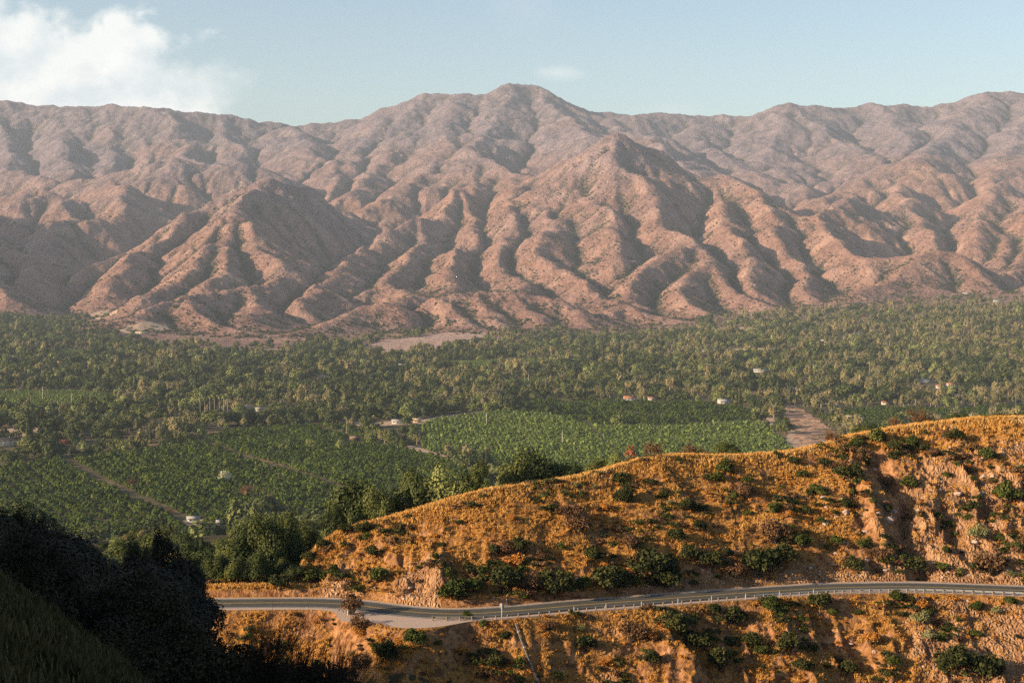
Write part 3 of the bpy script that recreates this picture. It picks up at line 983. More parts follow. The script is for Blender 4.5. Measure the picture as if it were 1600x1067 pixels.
def tree_parts(kind, seed, q):
    """(trunk arrays, crown arrays, leaf material, bark material); q scales the number of leaf clumps"""
    rng = np.random.default_rng(seed)
    if kind == 'oak':
        h = 9.5; cr = crown(rng, int(1500 * q), 5.6, 5.6, 6.6, 2.2, .42 / q ** .42, 20, .40)
        return merge(limbs(rng, 2.4, 3.8, 6.4, .38, 6)), cr, M['oak'], M['bark']
    if kind == 'eucalyptus':
        cr = crown(rng, int(1300 * q), 4.4, 4.4, 10.0, 3.8, .42 / q ** .42, 22, .34)
        return merge(limbs(rng, 5.0, 3.4, 13.5, .34, 6)), cr, M['euc'], M['palebark']
    if kind == 'pepper':      # pale soft drooping crown
        cr = crown(rng, int(1300 * q), 5.0, 5.0, 7.0, 1.8, .38 / q ** .42, 18, .40, droop=1.0)
        return merge(limbs(rng, 2.2, 4.0, 7.5, .3, 5)), cr, M['bright'], M['bark']
    if kind == 'citrus':
        cr = crown(rng, int(420 * q), 2.5, 2.5, 3.5, .5, .40 / q ** .42, 9, .50)
        return merge(limbs(rng, .9, 1.6, 2.8, .12, 3, 4)), cr, M['citrus'], M['bark']
    if kind == 'young_citrus':
        cr = crown(rng, int(360 * q), 2.0, 2.0, 2.9, .4, .36 / q ** .42, 8, .52)
        return merge(limbs(rng, .7, 1.2, 2.0, .10, 3, 4)), cr, M['citrus_light'], M['bark']
    if kind == 'shade_oak':
        cr = crown(rng, int(1500 * q), 5.4, 5.4, 7.0, 2.0, .42 / q ** .42, 34, .27)
        return merge(limbs(rng, 2.0, 3.0, 6.2, .30, 8)), cr, M['shade'], M['bark']
    if kind == 'cypress':
        n = int(700 * q); z = rng.random(n) ** .8; a = rng.random(n) * 2 * math.pi
        r = 1.7 * (1 - z) ** .6 * (.3 + .7 * z ** .12) * (.8 + .3 * rng.random(n))
        C = np.stack([r * np.cos(a), r * np.sin(a), 1 + 12 * z], 1)
        nr = np.stack([np.cos(a), np.sin(a), .5 + 0 * a], 1); nr += rand_unit(n, rng) * .5; nr /= np.linalg.norm(nr, axis=1)[:, None]
        return merge([tube([(0, 0, -.4), (0, 0, 5), (0, 0, 12)], [.25, .18, .04], 5)]), leaf_quads(C, nr, .5 / q ** .4, rng), M['dark'], M['bark']
    if kind == 'palm':
        V = []; fr = []
        H = 13.0
        for i in range(22):
            a = 2 * math.pi * i / 22 + rng.random() * .2; el = rng.uniform(-.6, 1.1)
            pts = []
            for s in np.linspace(0, 1, 5):
                rr = 2.3 * s * math.cos(el * (1 - .3 * s)); zz = H + 2.0 * s * math.sin(el) - 1.3 * s * s
                pts.append((rr * math.cos(a), rr * math.sin(a), zz))
            pts = np.array(pts); side = np.array([-math.sin(a), math.cos(a), 0])
            w = np.array([.08, .35, .42, .3, .03])[:, None]
            L = pts - side * w; R = pts + side * w - np.array([0, 0, .12]); Vv = np.concatenate([L, R])
            Ff = np.array([[j, j + 1, j + 6, j + 5] for j in range(4)])
            fr.append((Vv, Ff))
        # skirt of dead fronds
        cr = merge(fr)
        return merge([tube([(0, 0, -.4), (.1, 0, 6), (.15, .1, H)], [.30, .22, .2], 6), tube([(.13, .08, H - 2.3), (.15, .1, H - .9), (.15, .1, H)], [.35, .8, .3], 7)]), cr, M['bright'], M['palebark']
    if kind == 'bare':
        fr = twigs(rng, 7.0, 3.2, .14, 5, 3)
        V, F, _ = merge(fr)
        lf = crown(rng, 500, 2.9, 2.9, 2.6, 3.2, .16, 16, .30, facing=.3)
        return merge(limbs(rng, 1.8, 2.4, 5.5, .2, 5)), merge([(V, F), lf]), M['dry'], M['palebark']
    if kind == 'flowering':
        cr = crown(rng, int(900 * q), 4.4, 4.4, 4.6, 1.4, .40 / q ** .42, 14, .42)
        return merge(limbs(rng, 1.6, 3.4, 5, .25, 5)), cr, M['flower'], M['bark']
    if kind == 'rust':
        cr = crown(rng, int(420 * q), 1.5, 1.5, 2.9, 2.6, .20 / q ** .42, 16, .26, facing=.3)
        return merge(limbs(rng, 1.6, 1.2, 4.2, .10, 5, 5)), cr, M['rust'], M['bark']


def twigs(rng, H, W, r0, levels, stems, lean=.03):
    tubes = []
    def grow(p, d, L, r, lev):
        pts = [p]; q = p.copy(); dd = d.copy(); n = 4
        for i in range(n):
            dd = dd + rng.normal(0, .13, 3) + np.array([lean, 0, .05]); dd /= np.linalg.norm(dd)
            q = q + dd * L / n; pts.append(q.copy())
        tubes.append(tube(pts, list(np.linspace(r, r * .5, n + 1)), 4 if lev < 2 else 3))
        if lev >= levels or L < .16: return
        for i in range(3 if lev < 4 else 2):
            t = rng.uniform(.45, 1.0); b = pts[min(n, int(t * n + .5))]
            nd = dd + rand_unit(1, rng)[0] * .62 * np.array([1.2, 1, .75]) + np.array([lean * 3, 0, .08]); nd /= np.linalg.norm(nd)
            grow(b, nd, L * rng.uniform(.58, .82), r * .70, lev + 1)
    for s in range(stems):
        a = rng.random() * 6.28
        grow(np.array([0, 0, -.2]), np.array([math.cos(a) * .5 + lean * 8, math.sin(a) * .3, 1.0]) / 1.15, H * .36, r0, 0)
    V, F, _ = merge(tubes)
    V[:, 2] *= H / max(V[:, 2].max(), .1); V[:, 0] *= W / max(np.abs(V[:, 0]).max(), .1)
    return [(V, F)]


_meshes = {}
def tree_meshes(kind, seed, q):
    key = (kind, seed, q)
    if key not in _meshes:
        tr, cr, ml, mb = tree_parts(kind, seed, q)
        a = np_mesh(kind + '_trunk', tr[0], tr[1], True, [mb]); b = np_mesh(kind + '_crown', cr[0], cr[1], False, [ml])
        _meshes[key] = (a, b)
    return _meshes[key]


def joined_mesh(kind, seed, q):
    key = (kind, seed, q, 'j')
    if key not in _meshes:
        tr, cr, ml, mb = tree_parts(kind, seed, q)
        V, F, MI = merge([(tr[0], tr[1], 1), (cr[0], cr[1], 0)])
        _meshes[key] = np_mesh(kind, V, F, False, [ml, mb], MI)
    return _meshes[key]


TREE_NAME = {'oak': 'oak_tree', 'eucalyptus': 'eucalyptus_tree', 'pepper': 'pepper_tree', 'citrus': 'orchard_tree', 'young_citrus': 'young_orchard_tree',
             'cypress': 'cypress_tree', 'palm': 'palm_tree', 'bare': 'bare_tree', 'flowering': 'flowering_tree', 'rust': 'rust_tree', 'shade_oak': 'oak_tree'}


def place_tree(kind, seed, q, loc, s, rz, label, group=None, sz=1.0, split=True, sx=1.0):
    name = TREE_NAME[kind]
    if split:
        r = link(name, None)
        a, b = tree_meshes(kind, seed, q)
        link('trunk', a, r); link('crown', b, r)
    else:
        r = link(name, joined_mesh(kind, seed, q))
    r.location = loc; r.rotation_euler = (0, 0, rz); r.scale = (s * sx, s, s * sz)
    tag(r, label, 'tree', group)
    return r


# ------------------------------------------------------------------ scattering of what nobody could count
def proto_collection(name, meshes):
    c = bpy.data.collections.new(name)
    for i, me in enumerate(meshes):
        o = bpy.data.objects.new('%s_%02d' % (name, i), me)
        c.objects.link(o)
    return c


def scatter(name, label, pts, scl, coll, seed=0, szmul=None, rot=None, nproto=None):
    rng = np.random.default_rng(seed)
    n = len(pts)
    me = bpy.data.meshes.new(name)
    me.vertices.add(n); me.vertices.foreach_set('co', np.ascontiguousarray(pts, dtype=np.float32).ravel())
    add_attr(me, 'scl', scl)
    add_attr(me, 'szm', szmul if szmul is not None else rng.uniform(.8, 1.25, n))
    add_attr(me, 'rotz', rot if rot is not None else rng.random(n) * 6.283)
    a = me.attributes.new('pick', 'INT', 'POINT')
    a.data.foreach_set('value', rng.integers(0, nproto or len(coll.objects), n).astype(np.int32))
    o = link(name, me)
    ng = bpy.data.node_groups.new(name + '_scatter', 'GeometryNodeTree')
    ng.interface.new_socket('Geometry', in_out='INPUT', socket_type='NodeSocketGeometry')
    ng.interface.new_socket('Geometry', in_out='OUTPUT', socket_type='NodeSocketGeometry')
    L = ng.links.new
    gi = ng.nodes.new('NodeGroupInput'); go = ng.nodes.new('NodeGroupOutput')
    iop = ng.nodes.new('GeometryNodeInstanceOnPoints')
    ci = ng.nodes.new('GeometryNodeCollectionInfo')
    ci.inputs['Collection'].default_value = coll
    ci.inputs['Separate Children'].default_value = True
    ci.inputs['Reset Children'].default_value = True
    def na(nm, dt='FLOAT'):
        x = ng.nodes.new('GeometryNodeInputNamedAttribute'); x.data_type = dt; x.inputs['Name'].default_value = nm
        return x.outputs['Attribute']
    m2p = ng.nodes.new('GeometryNodeMeshToPoints')
    L(gi.outputs[0], m2p.inputs['Mesh']); L(m2p.outputs[0], iop.inputs['Points'])
    L(ci.outputs[0], iop.inputs['Instance'])
    iop.inputs['Pick Instance'].default_value = True
    L(na('pick', 'INT'), iop.inputs['Instance Index'])
    cx = ng.nodes.new('ShaderNodeCombineXYZ'); L(na('rotz'), cx.inputs['Z'])
    e2r = ng.nodes.new('FunctionNodeEulerToRotation'); L(cx.outputs[0], e2r.inputs[0])
    L(e2r.outputs[0], iop.inputs['Rotation'])
    s3 = ng.nodes.new('ShaderNodeCombineXYZ')
    sc = na('scl'); mu = ng.nodes.new('ShaderNodeMath'); mu.operation = 'MULTIPLY'
    L(sc, mu.inputs[0]); L(na('szm'), mu.inputs[1])
    L(sc, s3.inputs[0]); L(sc, s3.inputs[1]); L(mu.outputs[0], s3.inputs[2])
    L(s3.outputs[0], iop.inputs['Scale'])
    L(iop.outputs[0], go.inputs[0])
    md = o.modifiers.new('scatter', 'NODES'); md.node_group = ng
    tag(o, label, kind='stuff')
    return o


# ------------------------------------------------------------------ valley layout
def uv_of(x, y, z):
    return x / y * FPX + 800, (CAM_Z - z) / y * FPX + HORIZON


def in_poly(u, v, poly):
    u = np.asarray(u); v = np.asarray(v); c = np.zeros(u.shape, bool)
    for (x0, y0), (x1, y1) in zip(poly, poly[1:] + poly[:1]):
        k = ((y0 > v) != (y1 > v)) & (u < (x1 - x0) * (v - y0) / ((y1 - y0) or 1e-9) + x0)
        c ^= k
    return c


def world_poly(poly, d0=900):
    """picture outline -> outline on the valley floor"""
    return [tuple(hit(u, v, d0)[:2]) for u, v in poly]


def hit_valley(u, v):
    d = np.linspace(880, 7000, 4000)
    x = (u - 800) / FPX * d
    g = np.where(d > MY0 + 40, np.maximum(valley_base(x, d), mtn_z(x, d)), valley_base(x, d)); r = CAM_Z - (v - HORIZON) / FPX * d
    k = np.nonzero(r < g)[0]; i = int(k[0]) if len(k) else 3999
    return Vector((x[i], d[i], g[i]))


def vpoly(poly): return [tuple(hit_valley(u, v)[:2]) for u, v in poly]


ORCHARDS = [   # outline, row direction (degrees), row gap, tree gap, kind, size
    (vpoly([(-60, 742), (60, 722), (250, 702), (380, 672), (505, 664), (560, 672), (575, 688), (640, 706), (705, 724), (760, 760), (690, 800), (420, 805), (330, 842), (-60, 850)]), -60, 10.0, 5.2, 'citrus', 1.32),
    (vpoly([(640, 664), (700, 650), (780, 643), (850, 648), (930, 666), (1060, 668), (1170, 660), (1205, 668), (1242, 706), (1230, 722), (1150, 735), (850, 745), (730, 722), (655, 702)]), 4, 7.6, 4.8, 'young_citrus', 1.35),
    (vpoly([(780, 642), (830, 628), (960, 626), (1150, 632), (1190, 652), (1170, 659), (1060, 667), (930, 665), (850, 647)]), 28, 8.8, 8.0, 'citrus', 1.3),
    (vpoly([(-60, 614), (120, 611), (175, 618), (190, 630), (130, 640), (-60, 641)]), -35, 6.5, 3.8, 'young_citrus', 1.0),
    (vpoly([(760, 596), (850, 592), (905, 596), (900, 604), (780, 606)]), 10, 6.5, 4, 'young_citrus', 1.0),
    (vpoly([(690, 566), (840, 560), (860, 570), (700, 577)]), 8, 6.5, 4, 'young_citrus', 1.0),
    (vpoly([(300, 586), (360, 583), (362, 592), (305, 594)]), 8, 6.5, 4, 'young_citrus', 1.0),
    (vpoly([(80, 548), (150, 545), (155, 556), (85, 560)]), 8, 6.5, 4, 'young_citrus', 1.0),
    (vpoly([(1290, 655), (1310, 640), (1400, 640), (1400, 664), (1350, 672)]), 50, 6.5, 5, 'citrus', .95),
    (vpoly([(1370, 636), (1500, 640), (1560, 636), (1640, 632), (1640, 645), (1500, 660), (1400, 672), (1330, 690)]), 20, 6.5, 4.5, 'citrus', .9),
    (vpoly([(1140, 586), (1170, 580), (1240, 584), (1235, 592), (1150, 594)]), 8, 6.5, 4.5, 'young_citrus', .7),
]
FIELDS = [     # outline, material, label
    (vpoly([(560, 546), (600, 532), (680, 522), (758, 519), (765, 530), (700, 543), (640, 552), (590, 556)]), 'rubble', 'pale pink rubble field at the foot of the central foothills'),
    (vpoly([(140, 490), (178, 483), (184, 491), (150, 499)]), 'dirt', 'small tan clearing below the left hills'),
    (vpoly([(183, 512), (262, 507), (266, 515), (190, 521)]), 'dirt', 'long tan clearing beneath the left foothill'),
    (vpoly([(1040, 552), (1110, 546), (1240, 543), (1240, 549), (1110, 554), (1040, 559)]), 'dirt', 'thin tan strip of open ground among the right woodland'),
    (vpoly([(-30, 672), (72, 668), (82, 684), (-30, 682)]), 'dirt', 'tan yard beside the left frame edge orchard'),
    (vpoly([(1228, 632), (1247, 636), (1282, 658), (1336, 702), (1310, 730), (1262, 730), (1244, 692), (1226, 655)]), 'bank', 'brown graded earth bank beyond the hill crest'),
    (vpoly([(1182, 652), (1210, 654), (1216, 668), (1190, 664)]), 'dirt', 'small pale bare patch at the orchard corner'),
    (vpoly([(1236, 672), (1246, 676), (1262, 718), (1246, 730), (1240, 706), (1230, 690)]), 'dirt', 'pale track between the orchard and the brown earth bank'),
    (vpoly([(636, 697), (656, 701), (708, 719), (700, 724), (660, 710), (636, 702)]), 'dirt', 'pale farm lane between the two orchards'),
    (vpoly([(545, 660), (640, 658), (760, 642), (765, 645), (650, 664), (560, 668)]), 'dirt', 'narrow dirt lane along the orchard edge'),
    (vpoly([(278, 816), (318, 814), (322, 822), (284, 825)]), 'dirt', 'pale yard below the left orchard'),
    (vpoly([(108, 842), (142, 840), (144, 846), (112, 848)]), 'dirt', 'small bare yard near the red roofed cabin'),
    (vpoly([(1120, 513), (1180, 511), (1182, 515), (1122, 518)]), 'dirt', 'bare strip at the foot of the right hills'),
    (vpoly([(560, 562), (640, 560), (645, 563), (562, 566)]), 'dirt', 'thin bare strip in the middle woodland'),
    (vpoly([(405, 546), (470, 544), (474, 548), (410, 552)]), 'dirt', 'bare strip below the left foothills'),
]
M['dirt'], _nt, _b = new_mat('pale_dirt')
_p = objvec(_nt); _n = noise(_nt, _p, 1 / 7, 5, .65)
_nt.links.new(ramp(_nt, _n, [(.3, (.30, .20, .13)), (.7, (.46, .34, .24))]), _b.inputs['Base Color']); bump(_nt, _b, _n, .5)
M['bank'], _nt, _b = new_mat('brown_earth')
_p = objvec(_nt); _n = noise(_nt, _p, 1 / 12, 5, .7)
_nt.links.new(ramp(_nt, _n, [(.32, (.19, .105, .065)), (.5, (.32, .19, .12)), (.7, (.52, .37, .26))]), _b.inputs['Base Color']); bump(_nt, _b, _n, 3.0)
M['rubble'], _nt, _b = new_mat('pale_rubble')
_p = objvec(_nt); _n = noise(_nt, _p, 1 / 9, 6, .8)
_nt.links.new(ramp(_nt, _n, [(.36, (.20, .12, .09)), (.5, (.38, .25, .20)), (.66, (.60, .47, .40))]), _b.inputs['Base Color']); bump(_nt, _b, _n, 5.0)


def drape(poly, step, mat, name, label, lift=0.35, rough=0.0):
    P2 = np.array(poly); x0, y0 = P2.min(0); x1, y1 = P2.max(0)
    xs = np.arange(x0, x1 + step, step); ys = np.arange(y0, y1 + step, step)
    X, Y = np.meshgrid(xs, ys)
    ok = in_poly((X[:-1, :-1] + step / 2).ravel(), (Y[:-1, :-1] + step / 2).ravel(), poly)
    Z = ground_z(X, Y) + lift + rough * fbm(X / 22, Y / 22, 4, 301)
    me = np_mesh(name, np.stack([X, Y, Z], -1).reshape(-1, 3), grid_faces(*X.shape)[ok], True, [mat])
    tag(link(name, me), label, kind='structure')


for _poly, _m, _lab in FIELDS:
    drape(_poly, 3.0, M[_m], {'dirt': 'dirt_clearing', 'bank': 'earth_bank', 'rubble': 'rubble_field'}[_m], _lab,
          rough={'dirt': 0, 'bank': 2.0, 'rubble': 1.2}[_m])

# houses: column, row of the base, width in picture pixels, wall, roof, storeys, turn, label
HOUSES = [
    (130, 655, 26, 'white', 'paleroof', 2, .3, 'largest white house with grey roof beside the left orchard'),
    (160, 655, 18, 'white', 'paleroof', 1, -.2, 'low white wing just right of the largest white house'),
    (25, 650, 18, 'white', 'paleroof', 1, .5, 'small white house near the left frame edge'),
    (4, 698, 28, 'cream', 'brownroof', 2, .1, 'beige two storey building cut by the left frame edge'),
    (98, 695, 20, 'rust', 'rustroof', 1, .6, 'rust coloured shed on the tan yard'),
    (262, 662, 24, 'cream', 'tileroof', 1, .1, 'cream house with tiled roof below the palm row'),
    (378, 642, 24, 'white', 'paleroof', 1, -.1, 'pale roofed house right of the palm row'),
    (403, 643, 12, 'white', 'paleroof', 1, .5, 'small white outbuilding right of the pale roofed house'),
    (620, 663, 19, 'white', 'paleroof', 1, 0, 'long white farmhouse at the centre orchard edge'),
    (651, 661, 15, 'tan', 'tanroof', 1, .2, 'tan barn right of the long white farmhouse'),
    (553, 690, 16, 'brown', 'brownroof', 1, .7, 'brown shed among trees left of the lane'),
    (579, 642, 9, 'white', 'tileroof', 1, .1, 'tiny house with orange roof above the farmhouse'),
    (985, 626, 22, 'white', 'tileroof', 1, .2, 'white house with orange roof behind the upper orchard'),
    (1019, 626, 13, 'white', 'tileroof', 1, -.1, 'smaller orange roofed house beside its larger neighbour'),
    (1133, 631, 22, 'white', 'greyroof', 1, .5, 'white gabled house at the right orchard end'),
    (1445, 598, 22, 'white', 'greyroof', 1, -.2, 'white house with dark windows in right woodland'),
    (1472, 607, 16, 'white', 'tileroof', 1, .1, 'white wing left of the tall orange roofed villa'),
    (1489, 607, 16, 'white', 'tileroof', 2, .2, 'tall white villa with orange roof in right woodland'),
    (1537, 611, 22, 'white', 'tileroof', 1, -.1, 'white villa nearest the right frame edge'),
    (1495, 623, 15, 'white', 'greyroof', 1, .3, 'low grey roofed house below the white villas'),
    (1385, 633, 12, 'cream', 'tileroof', 1, .1, 'cream cottage half hidden below the right villas'),
    (1500, 592, 18, 'grey', 'greyroof', 1, 0, 'grey house above the white villas'),
    (1190, 582, 26, 'white', 'greyroof', 1, 0, 'long low white shed beside the pale field'),
    (1290, 535, 15, 'white', 'paleroof', 1, 0, 'small greenhouse roofed shed high in right woodland'),
    (1340, 524, 12, 'white', 'greyroof', 1, 0, 'small white house high in right woodland'),
    (1206, 501, 10, 'white', 'tileroof', 1, .2, 'tiny white house under the right hills'),
    (1510, 460, 13, 'white', 'paleroof', 1, 0, 'white house alone on the upper right slope'),
    (1558, 472, 14, 'white', 'paleroof', 1, 0, 'pale house on the slope by the right edge'),
    (184, 541, 14, 'white', 'paleroof', 1, .2, 'white house below the left clearings'),
    (231, 546, 22, 'tan', 'tileroof', 1, .1, 'pinkish house beneath the left foothill'),
    (94, 523, 20, 'tan', 'tileroof', 1, 0, 'tan house high in the left woodland'),
    (220, 522, 20, 'cream', 'tanroof', 1, 0, 'cream house on the long tan clearing'),
    (426, 552, 13, 'tan', 'tileroof', 1, 0, 'brick coloured house below central left foothills'),
    (20, 561, 14, 'white', 'paleroof', 1, 0, 'small white house far in the left woodland'),
    (95, 569, 14, 'white', 'tileroof', 1, .1, 'small orange roofed house in the left woodland'),
    (140, 597, 10, 'white', 'paleroof', 1, .1, 'tiny pale house above the small left orchard'),
    (503, 591, 12, 'white', 'paleroof', 1, .1, 'small white house in the central left woodland'),
    (625, 573, 14, 'white', 'paleroof', 1, .1, 'pale house in the middle woodland'),
    (1240, 611, 9, 'white', 'greyroof', 1, .3, 'tiny house above the brown earth bank'),
    (1308, 634, 14, 'white', 'tileroof', 1, .3, 'small white house among trees right of the bank'),
    (298, 820, 22, 'white', 'paleroof', 1, .1, 'low white shed in the yard below the left orchard'),
    (338, 826, 8, 'white', 'paleroof', 1, .1, 'tiny white hut right of the yard shed'),
    (88, 872, 26, 'cream', 'tileroof', 1, .5, 'red roofed cabin among dark trees at lower left'),
    (1330, 656, 14, 'tan', 'tanroof', 1, .3, 'tan shed just above the right hill crest'),
]
HPOS = [hit_valley(h[0], h[1]) for h in HOUSES]


def poly_mask(X, Y, polys, grow=0):
    m = np.zeros(X.shape, bool)
    for p in polys:
        m |= in_poly(X, Y, p)
    return m


def house_clear(X, Y, r_side=6, front=62, back=9):
    m = np.zeros(X.shape, bool)
    for h, p in zip(HOUSES, HPOS):
        w = h[2] / FPX * p.y / 2
        fr = front
        # the lane of sight towards the viewer
        xx = X - p.x * Y / p.y
        m |= (np.abs(xx) < w + r_side) & (Y > p.y - fr) & (Y < p.y + back)
    return m


# ---- orchards
def orchard_points():
    out = []
    for k, (poly, deg, rg, tg, kind, size) in enumerate(ORCHARDS):
        rng = np.random.default_rng(400 + k)
        P2 = np.array(poly); c = P2.mean(0); R = np.hypot(*(P2 - c).T).max() + 10
        a = math.radians(deg); ca, sa = math.cos(a), math.sin(a)
        i = np.arange(-int(R / tg), int(R / tg) + 1) * tg; j = np.arange(-int(R / rg), int(R / rg) + 1) * rg
        I, J = np.meshgrid(i, j); I = I.ravel(); J = J.ravel()
        lane = (np.round(J / rg).astype(int) % 16 == 0) | (np.round(I / tg).astype(int) % 41 == 0)
        J = J + 2.2 * np.sin(I / 60 + J / 90)
        X = c[0] + I * ca - J * sa + rng.normal(0, .35, I.size); Y = c[1] + I * sa + J * ca + rng.normal(0, .35, I.size)
        ok = in_poly(X, Y, poly) & ~house_clear(X, Y, 3, 30, 6) & (rng.random(I.size) > .05) & ~lane & (fbm(X / 26, Y / 26, 2, 57) > -.52)
        ok &= ~poly_mask(X, Y, [f[0] for f in FIELDS])
        X, Y = X[ok], Y[ok]
        s = size * rng.uniform(.70, 1.22, X.size) * (1 + .30 * fbm(X / 60, Y / 60, 2, 55))
        out.append((k, kind, X, Y, s))
    return out


LABELS = []     # (object, description, zone text, column): numbered from the left inside a zone once all stand


def ordinal(n):
    return '%d%s' % (n, 'th' if 10 <= n % 100 <= 20 else {1: 'st', 2: 'nd', 3: 'rd'}.get(n % 10, 'th'))


def finish_labels():
    groups = {}
    for o, d, z, u in LABELS:
        groups.setdefault((d, z), []).append((u, o))
    for (d, z), lst in groups.items():
        lst.sort(key=lambda t: t[0])
        for i, (u, o) in enumerate(lst):
            if len(lst) == 1: o['label'] = '%s %s' % (d, z)
            else: o['label'] = '%s %s, %s from the left' % (d, z, ordinal(i + 1))


ORCH = orchard_points()
citrus_n = {'citrus': 0, 'young_citrus': 0}
_all = [(k, kind, x, y, s) for k, kind, X, Y, S in ORCH for x, y, s in zip(X, Y, S)]


def crest_hides(u, v):
    """is this picture point hidden behind the near ridge?"""
    line = np.interp(u, [-100, 0, 60, 90, 150, 200, 260, 330, 400, 460, 500, 560, 640, 700, 760, 850, 905, 930, 960, 1040, 1140, 1230, 1290, 1330, 1400, 1480, 1600],
                     [770, 770, 800, 840, 850, 835, 830, 830, 815, 800, 790, 750, 735, 730, 730, 720, 720, 735, 735, 712, 705, 708, 700, 680, 660, 655, 650])
    return v > line + 4


indiv = {'citrus': [], 'young_citrus': []}
rest = {'citrus': [], 'young_citrus': []}
for k, kind, x, y, s in sorted(_all, key=lambda t: t[3]):
    u, v = uv_of(x, y, 2.0)
    if abs(u - 800) > 860: continue
    vis = 4 < u < 1596 and not crest_hides(u, v)
    if vis and len(indiv[kind]) < 295: indiv[kind].append((k, x, y, s))
    else: rest[kind].append((x, y, s))
_rowtxt = {0: 'in the dark left orchard', 1: 'in the pale green centre orchard', 2: 'in the upper centre orchard', 8: 'in the orchard right of the bank', 9: 'in the orchard behind the right crest'}
for kind in ('citrus', 'young_citrus'):
    for k, x, y, s in indiv[kind]:
        z = float(valley_base(x, y))
        o = place_tree(kind, int(abs(x * 7 + y)) % 5, 0.62, (x, y, z), s, (x * 1.7 + y) % 6.28, None, 'orchard trees in rows on the valley floor', split=False)
        u, v = uv_of(x, y, z)
        dz = 'nearest rows' if v > 800 else 'middle rows' if v > 770 else 'upper rows'
        LABELS.append((o, 'round citrus tree' if kind == 'citrus' else 'small pale citrus tree', '%s, %s' % (_rowtxt.get(k, 'in a far orchard'), dz), u))
    r = np.array(rest[kind])
    cc = proto_collection(kind + '_kinds', [joined_mesh(kind, q, 0.42) for q in range(5)])
    Z = valley_base(r[:, 0], r[:, 1])
    scatter('orchard_canopy' if kind == 'citrus' else 'pale_orchard_canopy', 'orchard trees filling the far rows' if kind == 'citrus' else 'paler orchard trees in the far rows',
            np.stack([r[:, 0], r[:, 1], Z], 1), r[:, 2], cc, 7)

# ---- woodland
def woodland():
    rng = np.random.default_rng(21)
    step = 13.6
    xs = np.arange(-2100, 2100, step); ys = np.arange(880, 5600, step)
    X, Y = np.meshgrid(xs, ys); X = X.ravel(); Y = Y.ravel()
    X = X + rng.uniform(-.5, .5, X.size) * step; Y = Y + rng.uniform(-.5, .5, X.size) * step
    ok = np.abs(X) < .385 * Y
    X, Y = X[ok], Y[ok]
    base = valley_base(X, Y)
    G = np.where(Y > MY0 + 40, np.maximum(base, mtn_z(X, Y)), base)
    up = G - base
    edge = fbm(X / 130, Y / 130, 4, 311)
    u, v = uv_of(X, Y, G)
    lim = np.interp(u, [0, 60, 130, 220, 350, 430, 560, 640, 700, 800, 1000, 1080, 1200, 1400, 1600], [478, 486, 496, 530, 545, 538, 528, 512, 512, 518, 516, 502, 486, 472, 466])
    ok = (up < 5 + 9 * edge) & (v > lim + 6 * edge)
    ok &= ~((np.abs(u - 333) < 30) & (v > 646) & (v < 690) & (rng.random(u.size) < .7))
    ok &= ~poly_mask(X, Y, [o[0] for o in ORCHARDS]) & ~poly_mask(X, Y, [f[0] for f in FIELDS]) & ~(house_clear(X, Y) & (rng.random(X.size) > .10))
    gaps = fbm(X / 55, Y / 55, 3, 321) + .5 * fbm(X / 220, Y / 160, 2, 323)
    ok &= (gaps > -.30)
    fringe = sstep(lim + 26, lim + 2, v)                       # thins out towards the hill foot
    ok &= rng.random(X.size) > fringe * .72
    ok &= rng.random(X.size) > .10
    # nothing tall standing close in front of the pale earth bank and the orchards' far edges
    X, Y, G, u, v = X[ok], Y[ok], G[ok], u[ok], v[ok]
    f = 1.5 * fbm(X / 150, Y / 150, 3, 331) + .25 * (u - 800) / 800 + rng.normal(0, .18, X.size)
    g = fbm(X / 60, Y / 60, 2, 341) + rng.normal(0, .3, X.size)
    kind = np.where(f > .16, 'eucalyptus', 'oak')
    kind = np.where((g > .42), 'pepper', kind)
    kind = np.where((g < -.86), 'cypress', kind)
    s = (.78 + 1.6 * rng.random(X.size) ** 2.3) * (1 + .55 * fbm(X / 80, Y / 80, 2, 351))
    s *= np.where(kind == 'eucalyptus', .80, 1) * np.where(Y > 3400, .9, 1)
    return X, Y, G, u, v, kind, s


WX, WY, WG, WU, WV, WK, WS = woodland()
_vis = (WU > 4) & (WU < 1596) & ~crest_hides(WU, WV - 6)
_pick = np.zeros(WX.size, bool)
for _kd, _n in (('oak', 80), ('eucalyptus', 130), ('pepper', 110), ('cypress', 40)):
    _c = np.nonzero(_vis & (WK == _kd))[0]
    _c = _c[np.argsort(WY[_c] / WS[_c])][:_n]
    _pick[_c] = True
_desc = {'oak': 'rounded dark oak', 'eucalyptus': 'tall olive eucalyptus', 'pepper': 'soft pale green tree', 'cypress': 'slim dark cypress'}


def zone_of(u, v):
    if v > 800: return 'below the dark left orchard'
    if v > 700: return 'beside the dark left orchard' if u < 560 else 'near the farm lane' if u < 800 else 'just beyond the hill crest'
    if u < 250: return 'around the white house left of the palms'
    if u < 560: return 'in the belt behind the left orchard'
    if u < 800: return 'around the long white farmhouse'
    if u < 1180: return 'behind the centre orchard'
    if u < 1340: return 'around the brown earth bank'
    return 'below the white villas on the right'


